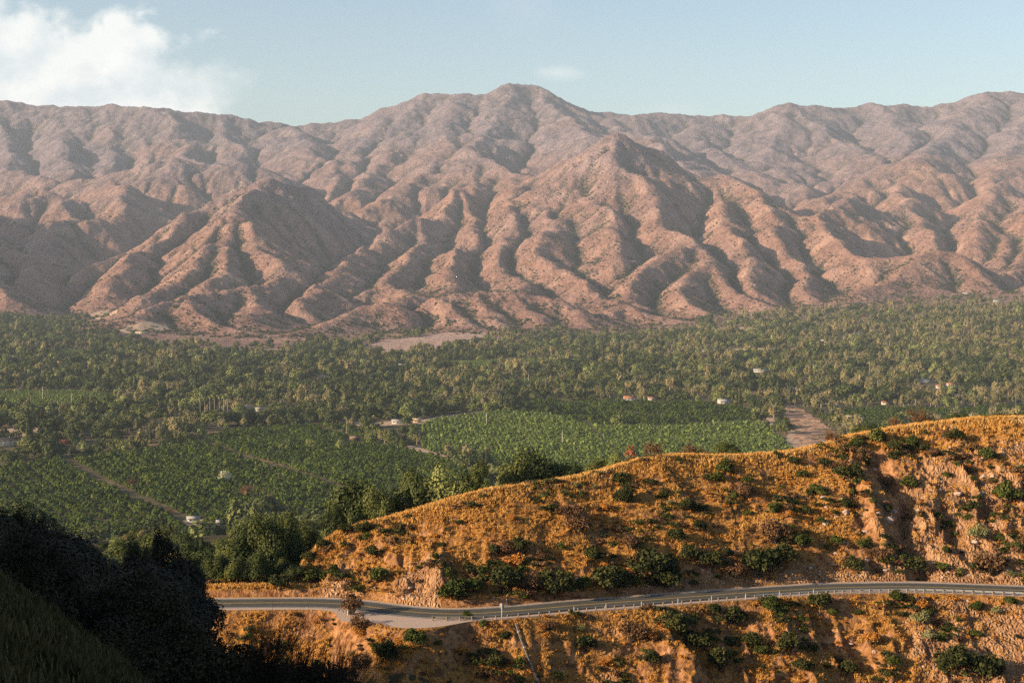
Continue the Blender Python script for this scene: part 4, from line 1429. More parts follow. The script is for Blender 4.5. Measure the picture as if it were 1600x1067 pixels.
for i in np.nonzero(_pick)[0]:
    o = place_tree(str(WK[i]), int(i) % 5, 0.62, (WX[i], WY[i], WG[i]), float(WS[i]), float(i % 63) / 10, None, 'trees of the valley woodland', split=False)
    LABELS.append((o, _desc[str(WK[i])], zone_of(WU[i], WV[i]), WU[i]))
for _kd in ('oak', 'eucalyptus', 'pepper', 'cypress'):
    _c = (~_pick) & (WK == _kd)
    cc = proto_collection(_kd + '_kinds', [joined_mesh(_kd, q, 0.30) for q in range(6)])
    scatter({'oak': 'oak_woodland', 'eucalyptus': 'eucalyptus_woodland', 'pepper': 'pale_woodland', 'cypress': 'cypress_woodland'}[_kd], _desc[_kd] + 's filling the valley floor far off',
            np.stack([WX[_c], WY[_c], WG[_c]], 1), WS[_c], cc, 9)

# named single trees of the valley: kind, column, row of foot, height in px, widen, label
_sp = [('palm', 311, 648, 22), ('palm', 318, 648, 24), ('palm', 326, 648, 25), ('palm', 333, 648, 24), ('palm', 341, 648, 26), ('palm', 348, 648, 27), ('palm', 354, 648, 28), ('palm', 266, 648, 20),
       ('palm', 278, 648, 21), ('palm', 246, 646, 18), ('palm', 45, 640, 22), ('palm', 8, 645, 20), ('palm', 510, 634, 28), ('palm', 515, 660, 24), ('palm', 604, 626, 20), ('palm', 470, 630, 24),
       ('palm', 540, 680, 24), ('palm', 1360, 590, 22), ('palm', 1190, 600, 22), ('palm', 820, 606, 20)]
for kd, u, v, hp in _sp:
    p = hit_valley(u, v)
    h = hp / FPX * p.y
    o = place_tree(kd, (u * 3) % 4, 1.0, p, 1.25 * h / 14.2, u, None, 'fan palms of the valley')
    LABELS.append((o, 'slender fan palm', 'standing above the woodland', u))
for kd, u, v, hp, wid, lab in [
        ('flowering', 349, 757, 20, 1.2, 'cream blossoming tree at the lower edge of the left orchard'),
        ('bare', 381, 782, 28, 1.0, 'bare pinkish brown tree below the cream blossoming tree'),
        ('bare', 262, 812, 18, 1.1, 'small bare brown tree left of the pale yard'),
        ('bare', 205, 765, 20, 1.2, 'brown leafless tree inside the left orchard'),
        ('pepper', 447, 706, 22, 1.2, 'pale round tree alone in the left orchard, left of its twin'),
        ('pepper', 483, 704, 20, 1.3, 'pale round tree alone in the left orchard, right of its twin'),
        ('pepper', 532, 704, 20, 1.2, 'pale tree at the right end of the left orchard'),
        ('cypress', 42, 700, 50, 1.3, 'tall dark conifer beside the tan yard'),
        ('oak', 80, 680, 34, 1.3, 'broad dark oak right of the tall conifer'),
        ('eucalyptus', 295, 668, 34, 1.6, 'golden olive tree in front of the palm row'),
        ('oak', 320, 668, 30, 1.6, 'broad dark tree below the palm row'),
        ('oak', 350, 667, 30, 1.6, 'wide dark oak right of the golden olive tree'),
        ('oak', 385, 664, 30, 1.7, 'wide dark oak below the pale roofed house'),
        ('oak', 425, 662, 28, 1.7, 'wide dark oak at the left orchard top edge'),
        ('eucalyptus', 768, 632, 40, 1.5, 'tall pale eucalyptus above the centre orchard'),
        ('oak', 796, 643, 30, 1.4, 'dark round oak at the centre orchard corner'),
        ('eucalyptus', 600, 694, 30, 1.4, 'olive tree at the head of the farm lane'),
        ('pepper', 585, 692, 26, 1.4, 'pale tree left of the lane head'),
        ('oak', 1223, 670, 22, 1.3, 'dark oak between the pale patches at the orchard corner'),
        ('pepper', 1165, 745, 22, 1.2, 'pale green tree hugging the crest beside the orchard')]:
    p = hit_valley(u, v)
    H0 = {'flowering': 6.2, 'bare': 7.0, 'pepper': 9, 'cypress': 13, 'oak': 9, 'eucalyptus': 15.5}[kd]
    s = hp / FPX * p.y / H0
    place_tree(kd, u % 5, 0.9, p, s, u, lab, sx=wid)


def foothill_scrub():
    rng = np.random.default_rng(97)
    n = 260000
    Y = 3400 + 3000 * rng.random(n) ** 1.15; X = rng.uniform(-.37, .37, n) * Y
    Z = mtn_z(X, Y); up = Z - valley_base(X, Y)
    lap = bilinear(MLAP, X, Y, MX0, MY0, MDX)
    d = fbm(X / 70, Y / 70, 4, 401) + .12 * np.clip(lap, -3, 6)
    k = (up > 3) & (rng.random(n) < np.clip(.13 + .6 * d, .02, .75))
    cc = proto_collection('foothill_bushes', [mini(70 + i, 'chap', 26, .5, .7) for i in range(4)])
    scatter('foothill_scrub', 'dark scrub speckling the lower mountain slopes', np.stack([X, Y, Z + .2], 1)[k], rng.uniform(1.5, 4.6, k.sum()), cc, 19)


def mini(seed, mat, n=110, leaf=.16, rz=.75):
    rng = np.random.default_rng(seed)
    cr = crown(rng, n, 1, 1, rz, .15, leaf, 7, .5, facing=.5)
    return np_mesh('clump', cr[0], cr[1], False, [M[mat]])


foothill_scrub()


# ------------------------------------------------------------------ houses
def flat_mat(name, col, rough=.85, nscale=1.2, var=.18):
    m, nt, b = new_mat(name, rough)
    n = noise(nt, objvec(nt), nscale, 4, .6)
    nt.links.new(ramp(nt, n, [(.25, tuple(c * (1 - var) for c in col)), (.75, tuple(min(.9, c * (1 + var)) for c in col))]), b.inputs['Base Color'])
    return m


for _n2, _c2 in {'white': (.44, .42, .38), 'cream': (.58, .50, .40), 'tan': (.46, .33, .23), 'rust': (.34, .13, .07), 'brown': (.20, .12, .07), 'grey': (.42, .42, .42),
                 'paleroof': (.30, .28, .26), 'greyroof': (.27, .26, .26), 'brownroof': (.22, .15, .11), 'tileroof': (.30, .13, .075), 'tanroof': (.45, .34, .22), 'rustroof': (.30, .10, .05),
                 'trim': (.66, .63, .58), 'doorwood': (.13, .08, .05)}.items():
    M[_n2] = flat_mat(_n2 + '_surface', _c2)
M['glass'], _nt, _b = new_mat('window_glass', .12)
_b.inputs['Base Color'].default_value = (.03, .04, .045, 1); _b.inputs['Specular IOR Level'].default_value = .6
M['galv'] = flat_mat('galvanised_steel', (.33, .33, .32), .6, 4, .15)
M['galv'].node_tree.nodes['Principled BSDF'].inputs['Metallic'].default_value = 0
M['postwood'] = flat_mat('weathered_post_wood', (.24, .19, .14), .9, 6, .3)
M['whitepaint'] = flat_mat('white_paint', (.50, .49, .46), .6, 5, .1)


def box_arr(x0, x1, y0, y1, z0, z1):
    V = np.array([(x, y, z) for z in (z0, z1) for y in (y0, y1) for x in (x0, x1)], float)
    F = np.array([(0, 2, 3, 1), (4, 5, 7, 6), (0, 1, 5, 4), (2, 6, 7, 3), (0, 4, 6, 2), (1, 3, 7, 5)])
    return V, F


def part(name, arrs, mat, parent, smooth=False):
    V, F, _ = merge(arrs if isinstance(arrs, list) else [arrs])
    return link(name, np_mesh(name, V, F, smooth, [mat]), parent)


def house(i, h, p):
    u, v, wpx, wall, roof, st, turn, lab = h
    w = .88 * wpx / FPX * p.y; dp = min(max(w * .55, 5.0), 10); hh = 2.9 * st
    r = link('house' if 'shed' not in lab and 'barn' not in lab and 'hut' not in lab and 'cabin' not in lab else 'shed', None)
    r.location = p + Vector((0, 0, .8)); r.rotation_euler = (0, 0, turn * .6 - math.atan2(p.x, p.y) * .5)
    tag(r, lab, 'house' if r.name.startswith('house') else 'shed')
    a, b = w / 2, dp / 2
    # walls with gables
    V = np.array([(-a, -b, -.5), (a, -b, -.5), (a, b, -.5), (-a, b, -.5), (-a, -b, hh), (a, -b, hh), (a, b, hh), (-a, b, hh)], float)
    F = np.array([(0, 1, 5, 4), (1, 2, 6, 5), (2, 3, 7, 6), (3, 0, 4, 7)])
    rg = hh + b * .52
    G = np.array([(-a, -b, hh), (-a, b, hh), (-a, 0, rg), (-a, 0, rg), (a, -b, hh), (a, b, hh), (a, 0, rg), (a, 0, rg)], float)
    part('wall', [(V, F), (G, np.array([(0, 2, 3, 1), (4, 5, 7, 6)]))], M[wall], r)
    o = .55; e = hh - o * .52; t = .14
    R = np.array([(-a - o, -b - o, e), (a + o, -b - o, e), (a + o, 0, rg), (-a - o, 0, rg), (-a - o, -b - o, e + t), (a + o, -b - o, e + t), (a + o, 0, rg + t), (-a - o, 0, rg + t)], float)
    Rf = np.array([(0, 3, 2, 1), (4, 5, 6, 7), (0, 1, 5, 4), (1, 2, 6, 5), (2, 3, 7, 6), (3, 0, 4, 7)])
    R2 = R.copy(); R2[:, 1] *= -1; R[:, 2] += .02; R2[:, 2] += .02
    rf = part('roof', [(R, Rf), (R2, Rf[:, ::-1])], M[roof], r)
    if i % 3 == 0: part('chimney', box_arr(a * .45, a * .45 + .8, -.3, .5, rg - .9, rg + 1.0), M[wall], rf)
    nwin = max(2, int(w / 4.2))
    for s in range(st):
        for k in range(nwin):
            cx = -a + w * (k + .5) / nwin; z = 1.0 + 2.9 * s
            if s == 0 and k == nwin // 2:
                part('door', box_arr(cx - .5, cx + .5, -b - .06, -b + .04, .05, 2.1), M['doorwood'], r)
                continue
            wn = part('window', box_arr(cx - .85, cx + .85, -b - .05, -b + .05, z, z + 1.25), M['trim'], r)
            part('pane', box_arr(cx - .72, cx + .72, -b - .08, -b - .052, z + .12, z + 1.13), M['glass'], wn)
    for k in (-1, 1):
        wn = part('window', box_arr(k * a - .05, k * a + .05, -.8, .8, 1.0, 2.2), M['trim'], r)
        part('pane', box_arr(*( (a + .052, a + .08) if k > 0 else (-a - .08, -a - .052)), -.68, .68, 1.12, 2.08), M['glass'], wn)


for _i, (_h, _p2) in enumerate(zip(HOUSES, HPOS)):
    house(_i, _h, _p2)

# frost fans (tall white masts with a two bladed rotor) in the orchards, and poles
for u, v, hp, lab in [(879, 697, 15, 'tallest white frost fan, in the front of the centre orchard'), (826, 604, 12, 'white frost fan in the thin orchard beyond the centre'),
                      (760, 663, 10, 'white frost fan at the back of the centre orchard'), (64, 626, 13, 'white frost fan at the left end of the small far orchard'),
                      (109, 633, 10, 'shorter white frost fan at the right end of the small far orchard')]:
    p = hit_valley(u, v); h = (hp + 6) / FPX * p.y
    r = link('frost_fan', None); r.location = p; tag(r, lab, 'frost fan')
    part('mast', tube([(0, 0, 0), (0, 0, h)], [.34, .26], 8), M['whitepaint'], r, True)
    part('gearbox', box_arr(-.25, .25, -.5, .4, h - .1, h + .4), M['whitepaint'], r)
    for s in (-1, 1):
        part('blade', (np.array([(0, -.55, h + .05), (s * .2, -.55, h + .35), (s * .6, -.6, h + 2.7), (s * .25, -.55, h + 2.7), (0, -.60, h + .05), (s * .2, -.60, h + .35), (s * .6, -.65, h + 2.7), (s * .25, -.60, h + 2.7)], float)
              * np.array([1, 1, 1]) if s > 0 else np.array([(0, -.55, h + .1), (-.2, -.55, h - .2), (-.6, -.5, h - 2.4), (-.25, -.55, h - 2.4), (0, -.60, h + .1), (-.2, -.60, h - .2), (-.6, -.55, h - 2.4), (-.25, -.60, h - 2.4)], float),
              np.array([(0, 1, 2, 3), (4, 7, 6, 5), (0, 4, 5, 1), (1, 5, 6, 2), (2, 6, 7, 3), (3, 7, 4, 0)])), M['whitepaint'], r)
for u, v, hp, lab in [(433, 756, 16, 'wooden utility pole in the left orchard'), (70, 708, 18, 'wooden utility pole by the beige building'),
                      (1590, 640, 22, 'wooden utility pole near the right frame edge'), (1275, 646, 10, 'short pale pole in the right orchard')]:
    p = hit_valley(u, v); h = hp / FPX * p.y
    r = link('utility_pole', None); r.location = p; tag(r, lab, 'pole')
    part('pole', tube([(0, 0, -.4), (0, 0, h)], [.2, .13], 7), M['postwood'], r, True)
    part('crossarm', box_arr(-1.1, 1.1, -.2, -.08, h - .9, h - .72), M['postwood'], r)
    for k in (-.9, -.3, .3, .9): part('insulator', tube([(k, -.14, h - .72), (k, -.14, h - .5)], [.06, .04], 6), M['whitepaint'], r)

# ------------------------------------------------------------------ road
def mat_asphalt():
    m, nt, b = new_mat('worn_asphalt', .85)
    p = objvec(nt)
    n = noise(nt, p, .7, 5, .65); n2 = noise(nt, p, 9, 3, .6)
    c = ramp(nt, n, [(.3, (.050, .052, .050)), (.7, (.085, .084, .078))])
    c = mix(nt, ramp(nt, n2, [(.4, 0.), (.7, .3)]), c, (.13, .12, .11))
    nt.links.new(c, b.inputs['Base Color'])
    return m


M['asphalt'] = mat_asphalt()
M['gravel'] = flat_mat('pale_roadside_gravel', (.40, .30, .24), .95, 2.5, .3)
M['yellowline'] = flat_mat('yellow_road_paint', (.55, .36, .06), .7, 3, .25)
M['whiteline'] = flat_mat('white_road_paint', (.62, .60, .56), .7, 3, .25)
RX = np.arange(-150, 150, .6)


def ribbon(s0, s1, z, x0=-92, x1=150):
    x = RX[(RX >= x0) & (RX <= x1)]; y = road_y(x)
    dy = road_y(x + .5) - road_y(x - .5); L = np.sqrt(1 + dy * dy); nx, ny = -dy / L, 1 / L
    s0 = s0(x) if callable(s0) else np.full_like(x, s0); s1 = s1(x) if callable(s1) else np.full_like(x, s1)
    a = np.stack([x + nx * s0, y + ny * s0, np.full_like(x, CAM_Z + ROAD_Z + z)], 1)
    b = np.stack([x + nx * s1, y + ny * s1, np.full_like(x, CAM_Z + ROAD_Z + z)], 1)
    V = np.concatenate([a, b]); n = len(x); i = np.arange(n - 1)
    return V, np.stack([i, i + 1, i + 1 + n, i + n], 1)


def struct_ribbon(name, label, mat, *a):
    V, F = ribbon(*a)
    tag(link(name, np_mesh(name, V, F, True, [mat])), label, kind='structure')


struct_ribbon('road', 'narrow two lane asphalt road cut along the hillside', M['asphalt'], -3.7, 3.5, .05)
struct_ribbon('far_shoulder', 'pale dirt shoulder under the cut bank', M['gravel'], 3.55, 5.0, .04)
struct_ribbon('near_shoulder', 'gravel shoulder and lay-by on the valley side of the road', M['gravel'], lambda x: -5.4 - 6.2 * np.exp(-((x + 20) / 9.3) ** 4), -3.75, .04)
for s, w, m, nm in ((-.14, .11, 'yellowline', 'centre_line'), (.14, .11, 'yellowline', 'centre_line'), (-3.35, .13, 'whiteline', 'edge_line'), (3.2, .13, 'whiteline', 'edge_line')):
    struct_ribbon(nm, 'painted line along the road', M[m], s - w / 2, s + w / 2, .056)


def road_pt(x, s, z=0.0):
    y = float(road_y(x)); dy = float(road_y(x + .5) - road_y(x - .5)); L = math.sqrt(1 + dy * dy)
    return Vector((x - dy / L * s, y + s / L, CAM_Z + ROAD_Z + z)), math.atan2(dy, 1)


M['dullrail'] = flat_mat('weathered_rail', (.20, .18, .15), .8, 4, .25)


def guardrail(x0, x1, label, rail='galv'):
    p0, a0 = road_pt(x0, -4.9)
    r = link('guardrail', None); r.location = p0; tag(r, label, 'guardrail')
    # w-beam profile across (outwards, up)
    prof = [(-.02, .44), (-.09, .49), (-.09, .53), (-.02, .58), (-.02, .62), (-.09, .67), (-.09, .71), (-.02, .76)]
    pf = [(a + .012, b) for a, b in prof[::-1]]
    ring = prof + pf
    x = x0; post_me = None; k = 0
    Vp, Fp = box_arr(-.09, .09, -.11, .11, -.6, .74)
    post_me = np_mesh('guardrail_post', Vp, Fp, False, [M['postwood']]); blk = np_mesh('spacer_block', *box_arr(-.08, .08, -.26, -.11, .44, .72), False, [M['postwood']])
    while x < x1:
        q, a = road_pt(x, -5.02)
        po = link('post', post_me, r); po.location = q - p0; po.rotation_euler = (0, 0, a)
        if k % 2 == 0 and x + 3.81 <= x1 + 2:
            V = []
            for t in (0, .5, 1.0):
                c, a2 = road_pt(x + 3.82 * t, -4.86); c = c - p0
                for (o, z) in ring:
                    V.append((c.x + math.sin(a2) * o * 1, c.y - math.cos(a2) * o * -1, c.z + z - 0.0 + .0))
            n = len(ring); F = [(i * n + j, i * n + (j + 1) % n, (i + 1) * n + (j + 1) % n, (i + 1) * n + j) for i in range(2) for j in range(n)]
            link('rail_panel', np_mesh('rail_panel', np.array(V), np.array(F), False, [M[rail]]), r)
        x += 1.905 * float(road_cos(x)); k += 1
    return r


guardrail(-13.5, 44, 'weathered steel guardrail along the left and middle stretch of road', 'dullrail')
guardrail(45.0, 128, 'pale steel guardrail with close posts along the right hand bend')

for u, lab in [(570, 'white marker post at the left end of the lay-by'), (803, 'white marker post against the bank beyond the lay-by'), (882, 'leftmost white marker post along the guardrail'),
               (937, 'second white marker post along the guardrail'), (993, 'third white marker post along the guardrail'), (1050, 'fourth white marker post along the guardrail'),
               (1104, 'fifth white marker post along the guardrail'), (1159, 'sixth white marker post along the guardrail'), (1213, 'seventh white marker post along the guardrail'), (1267, 'rightmost white marker post along the guardrail')]:
    q = 256 + (0 if u < 900 else (u - 900) * .04)
    x = (u - 800) / FPX * q
    p, a = road_pt(x, 4.4 if u == 803 else (-7.4 if u == 570 else -5.35))
    r = link('marker_post', None); r.location = p; r.rotation_euler = (0, 0, a); tag(r, lab, 'marker post')
    part('post', box_arr(-.07, .07, -.03, .03, -.4, 1.25), M['whitepaint'], r)
    part('reflector', box_arr(-.05, .05, -.045, -.031, 1.02, 1.2), M['galv'], r)
p, a = road_pt((772 - 800) / FPX * 257, -5.6)
r = link('road_sign', None); r.location = p; r.rotation_euler = (0, 0, a); tag(r, 'road sign seen from behind on a wooden post at the lay-by end', 'sign')
part('post', box_arr(-.07, .07, -.05, .05, -.5, 2.9), M['whitepaint'], r)
part('sign_plate', box_arr(-.38, .38, .055, .075, 2.1, 3.0), M['galv'], r)

# drain pipe running down the slope under the road
pts = []
for u, v in [(806, 984), (812, 1003), (820, 1025), (829, 1048), (838, 1069), (849, 1092)]:
    h = hit(u, v, 200, 400); pts.append((h.x, h.y, h.z + .42))
p0 = Vector(pts[0]); rel = [tuple(Vector(q) - p0) for q in pts]
r = link('drain_pipe', None); r.location = p0; tag(r, 'grey corrugated drain pipe running down the slope below the road', 'pipe')
dense = [tuple(np.array(rel[i]) * (1 - t) + np.array(rel[i + 1]) * t) for i in range(len(rel) - 1) for t in np.linspace(0, 1, 12, endpoint=False)] + [rel[-1]]
M['pipe'] = flat_mat('dull_pipe_steel', (.11, .115, .12), .8, 3, .3)
part('barrel', tube(dense, [.17 + .014 * (i % 2) for i in range(len(dense))], 10), M['pipe'], r, True)
for i in range(8, len(dense) - 2, 14): part('joint_band', tube(dense[i:i + 2], [.21, .21], 10), M['galv'], r, True)

# ------------------------------------------------------------------ trees standing behind the near crest
for n_, (u, vt, wid, kd, off, lab) in enumerate([
        (517, 788, 44, 'oak', 9, 'small dark oak at the left foot of the crest'),
        (548, 733, 84, 'oak', 16, 'big olive brown oak leaning over the left end of the crest'),
        (590, 758, 56, 'oak', 12, 'dark oak right of the big olive brown one'),
        (643, 730, 66, 'oak', 17, 'dark oak with a forked trunk above the crest'),
        (700, 720, 84, 'pepper', 17, 'sunlit pale green tree between dark oaks on the crest'),
        (745, 724, 60, 'oak', 14, 'dark oak just right of the sunlit pale tree'),
        (800, 704, 62, 'oak', 20, 'left part of the broad black oak group on the crest'),
        (846, 697, 92, 'oak', 22, 'broadest black oak on the crest'),
        (893, 712, 70, 'oak', 20, 'right part of the broad black oak group on the crest'),
        (725, 738, 30, 'pepper', 40, 'little pale tree glimpsed between the crest oaks'),
        (935, 714, 46, 'oak', 16, 'low olive oak right of the black oak group'),
        (962, 704, 42, 'pepper', 14, 'olive bush tree left of the rust coloured one'),
        (986, 690, 22, 'rust', 8, 'thin rust coloured tree on the crest'),
        (1020, 682, 40, 'bare', 10, 'brownish half bare tree on the crest'),
        (1082, 686, 56, 'bare', 9, 'brown dry tree left of the small crest oak'),
        (1136, 688, 38, 'oak', 5, 'small dark oak standing alone on the crest'),
        (1352, 662, 46, 'oak', 9, 'low dark oak on the right crest'),
        (1310, 668, 44, 'bare', 11, 'dry brown tree on the right crest'),
        (1440, 634, 46, 'bare', 8, 'open brown tree on the right crest'),
        (1405, 648, 30, 'bare', 8, 'small dry tree left of the open brown one'),
        (1500, 640, 40, 'oak', 9, 'low dark oak at the right end of the crest')]):
    yc = float(np.interp((u - 800) / FPX * 300, _cx, _cy)) + off
    x = (u - 800) / FPX * yc
    z = float(near_z(x, yc)) + CAM_Z
    top = CAM_Z - (vt - HORIZON) / FPX * yc
    h = max(2.5, top - z)
    H0 = {'oak': 8.2, 'pepper': 8.2, 'rust': 5.8, 'bare': 7.2}[kd]; W0 = {'oak': 10.8, 'pepper': 9.6, 'rust': 3.2, 'bare': 6.4}[kd]
    w = wid / FPX * yc * 1.12
    rz = u * .77
    if w / W0 > 1.25 * h / H0 and kd != 'rust': z -= .28 * h; h *= 1.28
    place_tree(kd, 20 + n_ % 7, 4.2 if kd != 'bare' else 1.0, (x, yc, z), h / H0, rz, lab, sx=(w / W0) / (h / H0)).scale = (w / W0, w / W0, h / H0)

# ------------------------------------------------------------------ dark trees of the near left slope
def slope_trees():
    rng = np.random.default_rng(77)
    out_u = [-60, 0, 40, 62, 80, 120, 150, 185, 215, 255, 300, 330, 345, 370, 400, 430, 460, 500, 540]
    out_v = [752, 752, 775, 800, 868, 872, 850, 832, 815, 815, 838, 845, 838, 810, 795, 792, 800, 800, 812]
    placed = []
    for y, gap, tries in ((840, 15, 50), (760, 15, 60), (680, 14, 60), (600, 13, 70), (530, 12, 80), (470, 11, 150), (410, 9.5, 170), (360, 9, 170), (322, 8, 160), (292, 7.0, 120), (200, 8.5, 120), (170, 8, 120), (130, 7.0, 110), (100, 6.0, 80)):
        for _ in range(tries):
            yy = y + rng.uniform(-35, 35) * (1 if y > 300 else .5)
            u = rng.uniform(-60, 520); x = (u - 800) / FPX * yy
            if 240 < yy < 281: continue
            s_ = yy - float(road_y(x))
            if yy > 240 and x > -52 + max(0, (yy - 300) * .02) and yy < 345: continue
            z = float(near_z(x, yy)) + CAM_Z
            if yy > 420: z = max(z, float(valley_base(x, yy)))
            if yy < 262 and u > 262: continue
            if yy < 150 and u > 225: continue
            vtop = float(np.interp(u, out_u, out_v)) + abs(rng.normal(0, 16 if yy > 262 else 30)) + (25 if yy < 140 and u > 60 else 0)
            if yy < 262 and u > 60: vtop += rng.uniform(0, 60)
            if 265 < yy < 340 and u > 330: vtop += rng.uniform(0, 45)
            top = CAM_Z - (vtop - HORIZON) / FPX * yy
            h = min(top - z, rng.uniform(8, 14) if yy > 262 else rng.uniform(9, 21))
            if h < 3.2: continue
            if any((x - a) ** 2 + (yy - b) ** 2 < (gap * .5 * (.6 + h / 14)) ** 2 * 1.6 for a, b in placed): continue
            placed.append((x, yy))
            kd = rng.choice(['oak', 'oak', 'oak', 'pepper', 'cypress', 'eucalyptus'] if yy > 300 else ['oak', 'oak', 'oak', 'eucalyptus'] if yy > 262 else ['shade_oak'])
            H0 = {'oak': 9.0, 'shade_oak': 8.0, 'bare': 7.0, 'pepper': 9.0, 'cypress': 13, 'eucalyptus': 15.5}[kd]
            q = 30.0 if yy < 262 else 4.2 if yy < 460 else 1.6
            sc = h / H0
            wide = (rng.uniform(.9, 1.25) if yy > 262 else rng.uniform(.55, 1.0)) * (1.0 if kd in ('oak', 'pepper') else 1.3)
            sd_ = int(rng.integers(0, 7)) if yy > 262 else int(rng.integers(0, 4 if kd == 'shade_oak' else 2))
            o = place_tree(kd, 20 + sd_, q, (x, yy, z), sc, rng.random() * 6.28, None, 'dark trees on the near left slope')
            o.scale = (sc * wide, sc * wide, sc)
            zt = 'in the shade this side of the road' if yy < 262 else 'on the slope just behind the left bend' if yy < 345 else 'on the lower slope behind the left bend'
            LABELS.append((o, {'oak': 'dark bushy oak', 'shade_oak': 'nearly black shaded oak', 'bare': 'brown half bare tree', 'pepper': 'greener round tree', 'cypress': 'narrow dark tree', 'eucalyptus': 'tall thin crowned tree'}[kd], zt, uv_of(x, yy, z)[0]))


slope_trees()
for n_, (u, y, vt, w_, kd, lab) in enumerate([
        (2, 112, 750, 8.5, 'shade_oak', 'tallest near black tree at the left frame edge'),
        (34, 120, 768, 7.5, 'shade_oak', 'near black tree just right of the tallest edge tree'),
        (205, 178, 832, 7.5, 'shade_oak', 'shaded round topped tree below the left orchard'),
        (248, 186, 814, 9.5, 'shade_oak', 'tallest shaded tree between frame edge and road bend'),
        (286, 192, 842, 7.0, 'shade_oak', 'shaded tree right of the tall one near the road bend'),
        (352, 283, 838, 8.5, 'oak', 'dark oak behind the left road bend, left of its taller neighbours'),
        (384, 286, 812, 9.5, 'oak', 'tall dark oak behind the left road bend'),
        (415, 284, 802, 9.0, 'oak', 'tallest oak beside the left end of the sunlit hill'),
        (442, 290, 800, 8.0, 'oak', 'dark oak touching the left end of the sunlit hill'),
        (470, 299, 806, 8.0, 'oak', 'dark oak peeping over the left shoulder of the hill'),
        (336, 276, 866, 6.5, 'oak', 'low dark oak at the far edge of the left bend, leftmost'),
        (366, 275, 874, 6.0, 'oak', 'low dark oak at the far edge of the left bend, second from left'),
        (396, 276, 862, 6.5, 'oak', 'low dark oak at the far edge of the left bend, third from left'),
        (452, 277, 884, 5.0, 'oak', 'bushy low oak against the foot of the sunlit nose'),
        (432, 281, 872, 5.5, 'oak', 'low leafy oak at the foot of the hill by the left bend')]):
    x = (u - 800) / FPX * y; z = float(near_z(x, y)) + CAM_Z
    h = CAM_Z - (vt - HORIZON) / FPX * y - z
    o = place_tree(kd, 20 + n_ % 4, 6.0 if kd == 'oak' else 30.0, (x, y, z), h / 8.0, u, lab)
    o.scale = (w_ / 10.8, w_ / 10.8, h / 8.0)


# ------------------------------------------------------------------ shrubs
def shrub_mesh(kind, seed, fine=False):
    key = ('shrub', kind, seed, fine)
    if key in _meshes: return _meshes[key]
    rng = np.random.default_rng(900 + seed + hash_name(kind))
    ml = {'green': 'green', 'chap': 'chap', 'sage': 'sage', 'dry': 'dry', 'golden': 'golden'}[kind]
    n, leaf = {'green': (1500, .075), 'chap': (1500, .075), 'sage': (1100, .065), 'dry': (1100, .06), 'golden': (900, .07)}[kind]
    if fine: n, leaf, ml = 11000, .026, 'shade'  # foreground shrubs take the leaf colour with shade painted in
    cr = crown(rng, n, 1.0, 1.0, .85, .32, leaf, 14, .40, facing=.4)
    st = []
    for i in range(12 if kind != 'dry' else 34):
        a = rng.random() * 6.28; e = rng.uniform(.3, .85); z = rng.uniform(.5, .95 if kind != 'dry' else 1.2)
        st.append(tube([(0, 0, -.25), (e * .45 * math.cos(a), e * .45 * math.sin(a), z * .5), (e * math.cos(a + .3), e * math.sin(a + .3), z)], [.022, .014, .005], 3))
    V, F, _ = merge(st)
    _meshes[key] = (np_mesh(kind + '_foliage', cr[0], cr[1], False, [M[ml]]), np_mesh(kind + '_stems', V, F, False, [M['bark']]))
    return _meshes[key]


def hash_name(s): return sum(ord(c) * (i + 3) for i, c in enumerate(s)) % 97


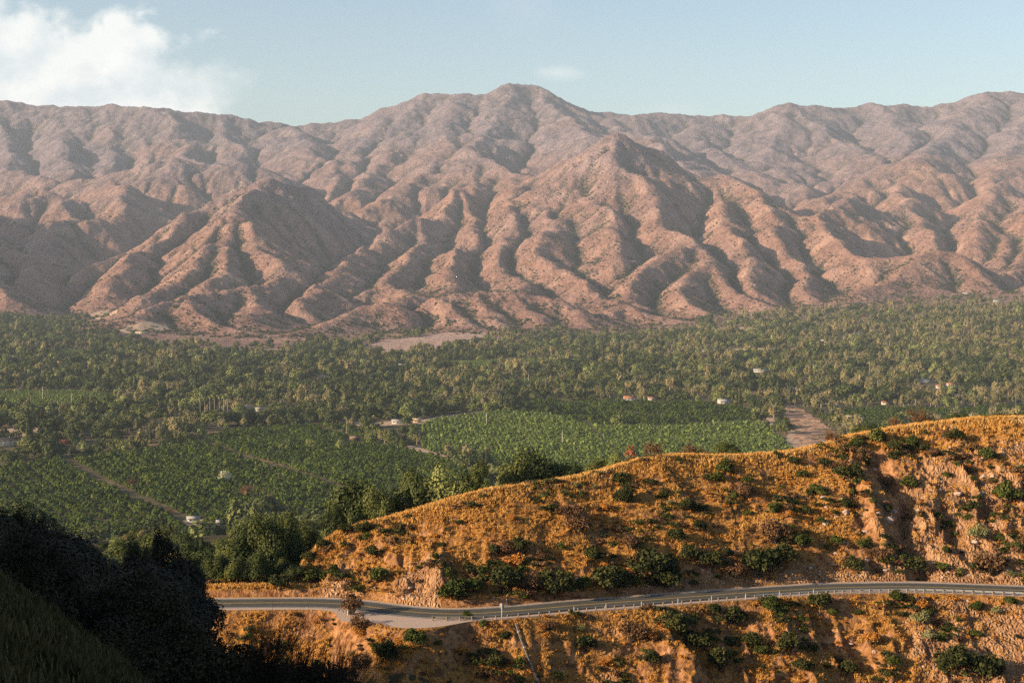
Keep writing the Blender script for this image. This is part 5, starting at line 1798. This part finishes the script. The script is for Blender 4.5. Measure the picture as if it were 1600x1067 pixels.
SHRUBS = [  # column, row of foot, width, kind
    (716, 822, 14, 'green'), (824, 882, 13, 'sage'), (817, 896, 11, 'green'), (712, 940, 46, 'green'), (742, 930, 32, 'green'), (592, 912, 36, 'green'), (581, 872, 24, 'chap'),
    (567, 838, 26, 'chap'), (537, 835, 24, 'chap'), (800, 815, 14, 'golden'), (915, 922, 28, 'green'), (994, 920, 20, 'green'), (867, 935, 54, 'chap'), (786, 928, 60, 'chap'),
    (830, 930, 40, 'dry'), (952, 925, 60, 'chap'), (1016, 905, 66, 'chap'), (1045, 925, 44, 'chap'), (817, 941, 16, 'green'), (645, 1014, 34, 'green'), (683, 1014, 13, 'green'), (916, 1022, 34, 'chap'),
    (989, 1008, 42, 'dry'), (729, 972, 18, 'green'), (543, 974, 42, 'dry'), (888, 815, 46, 'dry'), (948, 800, 20, 'golden'), (905, 835, 40, 'dry'), (1063, 995, 56, 'chap'),
    (969, 787, 10, 'sage'), (901, 763, 10, 'sage'), (930, 766, 11, 'sage'), (992, 787, 12, 'sage'), (1048, 790, 12, 'sage'), (1134, 740, 26, 'green'), (1105, 750, 13, 'green'),
    (1170, 757, 17, 'green'), (1168, 768, 16, 'chap'), (1077, 800, 28, 'chap'), (1212, 804, 22, 'green'), (1171, 808, 15, 'green'), (1262, 806, 20, 'chap'), (1286, 822, 15, 'green'),
    (1278, 772, 22, 'green'), (1256, 748, 18, 'green'), (1343, 760, 20, 'green'), (1335, 775, 14, 'green'), (1327, 796, 20, 'chap'), (1330, 752, 44, 'chap'), (1312, 742, 30, 'dry'), (1424, 764, 30, 'green'),
    (1391, 762, 26, 'dry'), (1485, 748, 14, 'green'), (1527, 753, 12, 'green'), (1580, 784, 38, 'green'), (1566, 778, 20, 'green'), (1492, 827, 18, 'green'), (1500, 842, 11, 'green'), (1570, 848, 18, 'green'),
    (1596, 864, 20, 'green'), (1478, 895, 22, 'green'), (1560, 902, 56, 'dry'), (1540, 898, 30, 'chap'), (1354, 860, 22, 'green'), (1215, 852, 48, 'dry'), (1188, 900, 66, 'chap'), (1225, 885, 46, 'chap'),
    (1340, 896, 30, 'chap'), (1380, 880, 30, 'dry'), (1435, 898, 36, 'chap'), (1138, 872, 22, 'chap'), (1080, 878, 34, 'chap'), (1115, 890, 38, 'chap'), (1150, 905, 40, 'dry'), (1408, 944, 24, 'green'), (1537, 959, 22, 'green'),
    (1590, 950, 20, 'green'), (1445, 982, 30, 'sage'), (1462, 1006, 24, 'sage'), (1480, 1008, 20, 'green'), (1536, 1002, 20, 'green'), (1308, 969, 20, 'green'), (1212, 960, 30, 'green'), (1119, 964, 24, 'chap'),
    (1193, 1030, 24, 'green'), (1176, 1016, 34, 'chap'), (1150, 985, 44, 'chap'), (1404, 1048, 22, 'green'), (1500, 1054, 60, 'chap'), (1550, 1070, 54, 'chap'), (1330, 1060, 34, 'chap'), (1512, 974, 16, 'golden'), (1285, 956, 36, 'chap'),
    (1452, 958, 26, 'golden'), (1370, 1010, 26, 'golden'), (1240, 1020, 40, 'chap'), (1100, 1020, 44, 'chap'), (1130, 1050, 40, 'chap'), (1260, 1055, 30, 'chap'), (1565, 965, 16, 'sage'), (490, 915, 40, 'green'), (455, 905, 30, 'chap'),
    (520, 905, 24, 'green'), (478, 880, 22, 'chap'), (432, 925, 34, 'chap'), (500, 860, 24, 'chap'), (1430, 700, 26, 'green'), (1372, 694, 30, 'green'), (1340, 700, 22, 'green'), (1398, 706, 24, 'chap'), (1495, 690, 30, 'chap'), (1290, 730, 20, 'chap'),
    (1352, 720, 24, 'dry'), (1460, 715, 22, 'dry'), (770, 870, 22, 'chap'), (812, 862, 30, 'chap'), (846, 880, 24, 'dry'), (1060, 850, 30, 'chap'), (1095, 830, 24, 'chap'), (1040, 780, 18, 'chap'), (1020, 760, 20, 'chap'),
    (985, 860, 34, 'dry'), (930, 880, 30, 'chap'), (620, 830, 16, 'dry'), (655, 850, 14, 'golden'), (690, 860, 16, 'chap'), (560, 1000, 22, 'golden'), (600, 1040, 40, 'chap'), (560, 1052, 34, 'dry'), (720, 1030, 24, 'golden'), (790, 1005, 20, 'chap'),
    (860, 990, 22, 'dry'), (770, 1050, 30, 'chap'), (950, 1050, 24, 'golden'), (1020, 1046, 30, 'chap'),
]
rng = np.random.default_rng(31)
_extra = []
while len(_extra) < 60:
    u = rng.uniform(520, 1596); v = rng.uniform(690, 1064)
    h = hit(u, v, 225, 380)
    s = float((h.y - road_y(h.x)))
    if -6.5 - 6.5 * math.exp(-((h.x + 20) / 9.5) ** 4) < s < 5.6 or h.y > 352: continue
    if fbm(np.array(h.x / 14), np.array(h.y / 10), 3, 361) < -.05: continue
    _extra.append((u, v, rng.uniform(7, 20) if rng.random() < .8 else rng.uniform(20, 34), str(rng.choice(['green', 'chap', 'chap', 'dry', 'sage', 'golden', 'dry']))))
_sd = {'green': 'leafy green shrub', 'chap': 'dark chaparral shrub', 'sage': 'grey green sage bush', 'dry': 'brown dry shrub', 'golden': 'golden dry bush'}
for n_, (u, v, wid, kd) in enumerate(SHRUBS + _extra):
    h = hit(u, v, 222, 380)
    s_ = float(h.y - road_y(h.x))
    w = wid / FPX * h.y * .62
    tpx = 6.3 * math.exp(-((h.x + 20) / 9.5) ** 4)
    if -5.5 - tpx < s_ < 4.6 and u not in (543, 729, 1408): h = Vector((h.x, float(road_y(h.x)) + (6.0 if s_ > 0 else -6.4 - tpx), h.z)); h.z = float(near_z(h.x, h.y)) + CAM_Z
    if u in (543,): h = Vector((h.x, float(road_y(h.x)) - 7, float(near_z(h.x, float(road_y(h.x)) - 7)) + CAM_Z))
    r = link('shrub', None)
    a, b = shrub_mesh(kd, n_ % 4)
    link('foliage', a, r); link('stem', b, r)
    r.location = (h.x, h.y, h.z - w * .02); r.rotation_euler = (0, 0, n_ * 1.3)
    r.scale = (w, w, w * (1.0 + .35 * ((n_ * 7) % 5) / 5))
    tag(r, None, 'shrub', 'shrubs dotted over the dry hillside')
    size = 'small ' if wid < 15 else 'large ' if wid > 34 else ''
    zt = ('below the road' if s_ < 0 else 'low on the hillside above the road' if s_ < 18 else 'high on the hillside above the road')
    LABELS.append((r, size + _sd[kd], zt, u))

# pale rocks
def rock_mesh(seed):
    rng = np.random.default_rng(seed)
    bm = bmesh.new(); bmesh.ops.create_icosphere(bm, subdivisions=2, radius=1)
    sx = rng.uniform(.6, 1.2, 3)
    for vtx in bm.verts:
        k = 1 + .25 * math.sin(vtx.co.x * 3 + seed) * math.cos(vtx.co.y * 4 + seed * 2) + rng.uniform(-.1, .1)
        vtx.co = Vector((vtx.co.x * sx[0], vtx.co.y * sx[1], vtx.co.z * sx[2] * .7)) * k
    me = bpy.data.meshes.new('rock'); bm.to_mesh(me); bm.free(); me.materials.append(M['rock']); return me


M['rock'] = flat_mat('pale_rock', (.40, .30, .25), .95, 2.2, .3)
_rocks = [rock_mesh(i) for i in range(6)]
rng = np.random.default_rng(61)
_rl = [(1290, 779, 11), (1324, 782, 10), (1316, 784, 7), (1339, 781, 9), (1326, 803, 12), (1311, 810, 8), (1376, 804, 9), (1357, 833, 10), (1287, 829, 8), (1278, 831, 6), (1322, 851, 8), (1310, 868, 8), (1308, 886, 9),
       (1502, 773, 12), (1540, 773, 11), (1474, 768, 8), (1542, 747, 10), (1530, 850, 11), (1260, 952, 12), (1254, 965, 11), (1370, 735, 8), (1440, 800, 9), (1395, 815, 14), (1402, 802, 10), (1570, 960, 8), (1516, 980, 7)]
while len(_rl) < 70:
    c = [(1330, 800, 60, 40), (1300, 890, 90, 14), (1480, 800, 90, 60), (640, 920, 50, 20), (1040, 935, 40, 10), (1380, 1010, 120, 30)][int(rng.integers(0, 6))]
    _rl.append((c[0] + rng.normal(0, c[2]) * .8, c[1] + rng.normal(0, c[3]) * .8, rng.uniform(3.5, 9)))
for n_, (u, v, wid) in enumerate(_rl):
    h = hit(u, v, 222, 380); s_ = float(h.y - road_y(h.x))
    if -12 < s_ < 5.4: continue
    r = link('rock', _rocks[n_ % 6]); w = wid / FPX * h.y * .5
    r.location = h; r.scale = (w, w, w); r.rotation_euler = (0, 0, n_)
    tag(r, None, 'rock', 'pale rocks on the hillside')
    LABELS.append((r, ('large ' if wid > 9 else 'small ') + 'pale rock', 'on the slope below the road' if s_ < 0 else 'on the hillside above the road', u))


# ------------------------------------------------------------------ ground cover of the near hill
def tuft(seed, n=16, h=.42, spread=.28, mat='straw', lean=.5):
    rng = np.random.default_rng(seed)
    V = []; F = []
    for i in range(n):
        a = rng.random() * 6.28; r0 = spread * rng.random() ** .5; hh = h * rng.uniform(.55, 1.15); la = rng.random() * 6.28; ll = lean * hh * rng.random()
        p = np.array([r0 * math.cos(a), r0 * math.sin(a), -.03]); t = p + np.array([ll * math.cos(la), ll * math.sin(la), hh]); m = (p + t) / 2 + np.array([0, 0, hh * .08])
        w = .022 + .02 * rng.random(); sd = np.array([math.cos(la + 1.57), math.sin(la + 1.57), 0]) * w
        k = len(V); V += [p - sd, p + sd, m + sd * .9, m - sd * .9, t + sd * .3, t - sd * .3]
        F += [(k, k + 1, k + 2, k + 3), (k + 3, k + 2, k + 4, k + 5)]
    return np_mesh('tuft', np.array(V), np.array(F), False, [M[mat]])


def near_points(n, seed, y0=236, y1=362, x0=-60, x1=130):
    rng = np.random.default_rng(seed)
    X = rng.uniform(x0, x1, n); Y = rng.uniform(y0, y1, n)
    yr = road_y(X); s = Y - yr; turn = 6.5 * np.exp(-((X + 20) / 9.5) ** 4)
    yc = np.interp(X, _cx, _cy)
    ok = ((s > 5.6) | (s < -5.9 - turn)) & (s > -24 - turn) & (Y < yc + 9)
    ok &= ~((X < -47) & (s > 0) & (Y > 285))
    X, Y, s, yc = X[ok], Y[ok], s[ok], yc[ok]
    Z = near_z(X, Y); e = .35
    sl = np.hypot(near_z(X + e, Y) - near_z(X - e, Y), near_z(X, Y + e) - near_z(X, Y - e)) / (2 * e)
    return rng, X, Y, Z + CAM_Z, sl, s, yc


def cover():
    rng, X, Y, Z, sl, s, yc = near_points(230000, 81)
    d = fbm(X / 6, Y / 5, 3, 371)
    crest = np.exp(-((Y - yc - 1) / 4.5) ** 2)
    keep = rng.random(X.size) < np.clip(.38 + 2.3 * d - .6 * np.maximum(sl - .65, 0) + crest, .02, 1)
    keep &= (sl < 1.7) & (rng.random(X.size) > bareness(X, Y) * .93)
    n = keep.sum()
    cc = proto_collection('grass_tufts', [tuft(i) for i in range(6)])
    scatter('dry_grass', 'dry golden grass covering the hillside', np.stack([X, Y, Z], 1)[keep], rng.uniform(.6, 1.35, n) * (1 + .4 * crest[keep]), cc, 12)
    rng, X, Y, Z, sl, s, yc = near_points(150000, 84)
    k = np.abs(Y - yc - 1.2) < 1.9 + 1.2 * fbm(X / 8, Y / 8, 2, 373)
    cc = proto_collection('crest_tufts', [tuft(20 + i, 16, .5, .3, 'palestraw') for i in range(4)])
    scatter('crest_grass', 'pale straw grass in a thin band along the hill crest', np.stack([X, Y, Z], 1)[k], rng.uniform(.6, 1.3, k.sum()), cc, 16)
    rng, X, Y, Z, sl, s, yc = near_points(30000, 85)
    b_ = bareness(X, Y)
    k = rng.random(X.size) < np.where((s > 5.4) & (s < 8.5), .45, 0) * (X > -35) + .30 * b_ * (fbm(X / 3, Y / 3, 2, 374) > .05)
    cc = proto_collection('rubble_stones', [rock_mesh(30 + i) for i in range(5)])
    scatter('bank_rubble', 'loose stones and clods under the cut banks', np.stack([X, Y, Z], 1)[k], .07 + .32 * rng.random(k.sum()) ** 3, cc, 17)
    rng, X, Y, Z, sl, s, yc = near_points(20000, 82)
    d = fbm(X / 9, Y / 7, 3, 381)
    keep = (rng.random(X.size) < np.clip(.35 + 1.5 * d, .03, 1)) & (sl < 1.5) & (rng.random(X.size) > bareness(X, Y) * .85)
    cc = proto_collection('golden_clumps', [mini(i, 'golden') for i in range(4)])
    scatter('golden_brush', 'low golden brush clumps over the hillside', np.stack([X, Y, Z], 1)[keep], rng.uniform(.22, .8, keep.sum()), cc, 13)
    rng, X, Y, Z, sl, s, yc = near_points(16000, 83)
    d = fbm(X / 12, Y / 8, 3, 391)
    foot = np.exp(-((s - 9) / 6.0) ** 2) * ((X > -14) & (X < 45))
    keep = (rng.random(X.size) < np.clip(.06 + 3.2 * (d - .04) + .7 * foot, .012, 1)) & (sl < 1.6)
    cc = proto_collection('brown_scrub', [mini(i + 10, ['chap', 'dry', 'chap', 'dry', 'green'][i], 190, .13) for i in range(5)])
    scatter('low_scrub', 'low brown and dark scrub in the folds of the hillside', np.stack([X, Y, Z], 1)[keep], rng.uniform(.35, 1.25, keep.sum()) * (1 + .8 * np.clip(d[keep], 0, 1)), cc, 14)


cover()


# ------------------------------------------------------------------ shaded foreground: grass slope, brush, bare twigs
def foreground():
    rng = np.random.default_rng(91)
    n = 34000
    Y = rng.uniform(10, 105, n) ; U = rng.uniform(-40, 620, n); X = (U - 800) / FPX * Y
    Z = near_z(X, Y) + CAM_Z
    cc = proto_collection('shade_grass_tufts', [tuft(40 + i, 20, .5, .3, 'weeds') for i in range(4)])
    scatter('shaded_grass', 'tall dry grass coloured dark for shade on the slope at lower left', np.stack([X, Y, Z], 1), rng.uniform(.5, 1.1, n), cc, 15)
    cand = []
    outu = [-40, 0, 60, 130, 200, 270, 330, 380, 430, 480, 530, 560]; outv = [900, 905, 985, 930, 905, 935, 975, 1005, 1025, 1040, 1060, 1080]
    k = 0
    while k < 1800 and len(cand) < 78:
        k += 1
        y = rng.uniform(42, 120); u = rng.uniform(-30, 560)
        if k % 3: y = rng.uniform(42, 78); u = rng.uniform(270, 550); x = (u - 800) / FPX * y
        if 20 < u < 270 and y < 78 and not (u > 235): continue        # keep the grass slope open
        z = float(near_z(x, y)) + CAM_Z
        top = CAM_Z - (np.interp(u, outu, outv) + abs(rng.normal(0, 12)) - HORIZON) / FPX * y
        h = min(top - z, rng.uniform(2.0, 4.6))
        if h < .9: continue
        if any((x - a) ** 2 + (y - b) ** 2 < 1.7 for a, b in cand): continue
        cand.append((x, y))
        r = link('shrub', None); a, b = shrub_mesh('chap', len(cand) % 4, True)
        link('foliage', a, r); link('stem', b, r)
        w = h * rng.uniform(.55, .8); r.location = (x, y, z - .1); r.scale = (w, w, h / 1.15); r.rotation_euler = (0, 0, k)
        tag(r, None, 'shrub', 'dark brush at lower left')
        LABELS.append((r, 'shaded dark shrub', 'in the lower left foreground', u))


foreground()


def bare_shrub(u, v_top, y, width_px, seed, label):
    rng = np.random.default_rng(seed)
    x = (u - 800) / FPX * y; z = float(near_z(x, y)) + CAM_Z
    top = CAM_Z - (v_top - HORIZON) / FPX * y; H = top - z; W = width_px / FPX * y / 2
    V, F, _ = merge(twigs(rng, H, W, .05, 5, 9))
    r = link('bare_shrub', None); r.location = (x, y, z); tag(r, label, 'shrub')
    link('branches', np_mesh('branches', V, F, False, [M['darktwig']]), r)
    a, b = shrub_mesh('chap', seed % 4, True)
    o = link('base_leaves', a, r); o.scale = (W * .5, W * .5, H * .25)


bare_shrub(462, 950, 44, 210, 3, 'dark bare twiggy shrub against the sunlit slope, widest of the bare ones')
bare_shrub(392, 946, 47, 150, 4, 'dark leafless shrub just left of the widest bare one')
bare_shrub(518, 985, 41, 130, 5, 'lower bare shrub right of the widest bare one')
finish_labels()
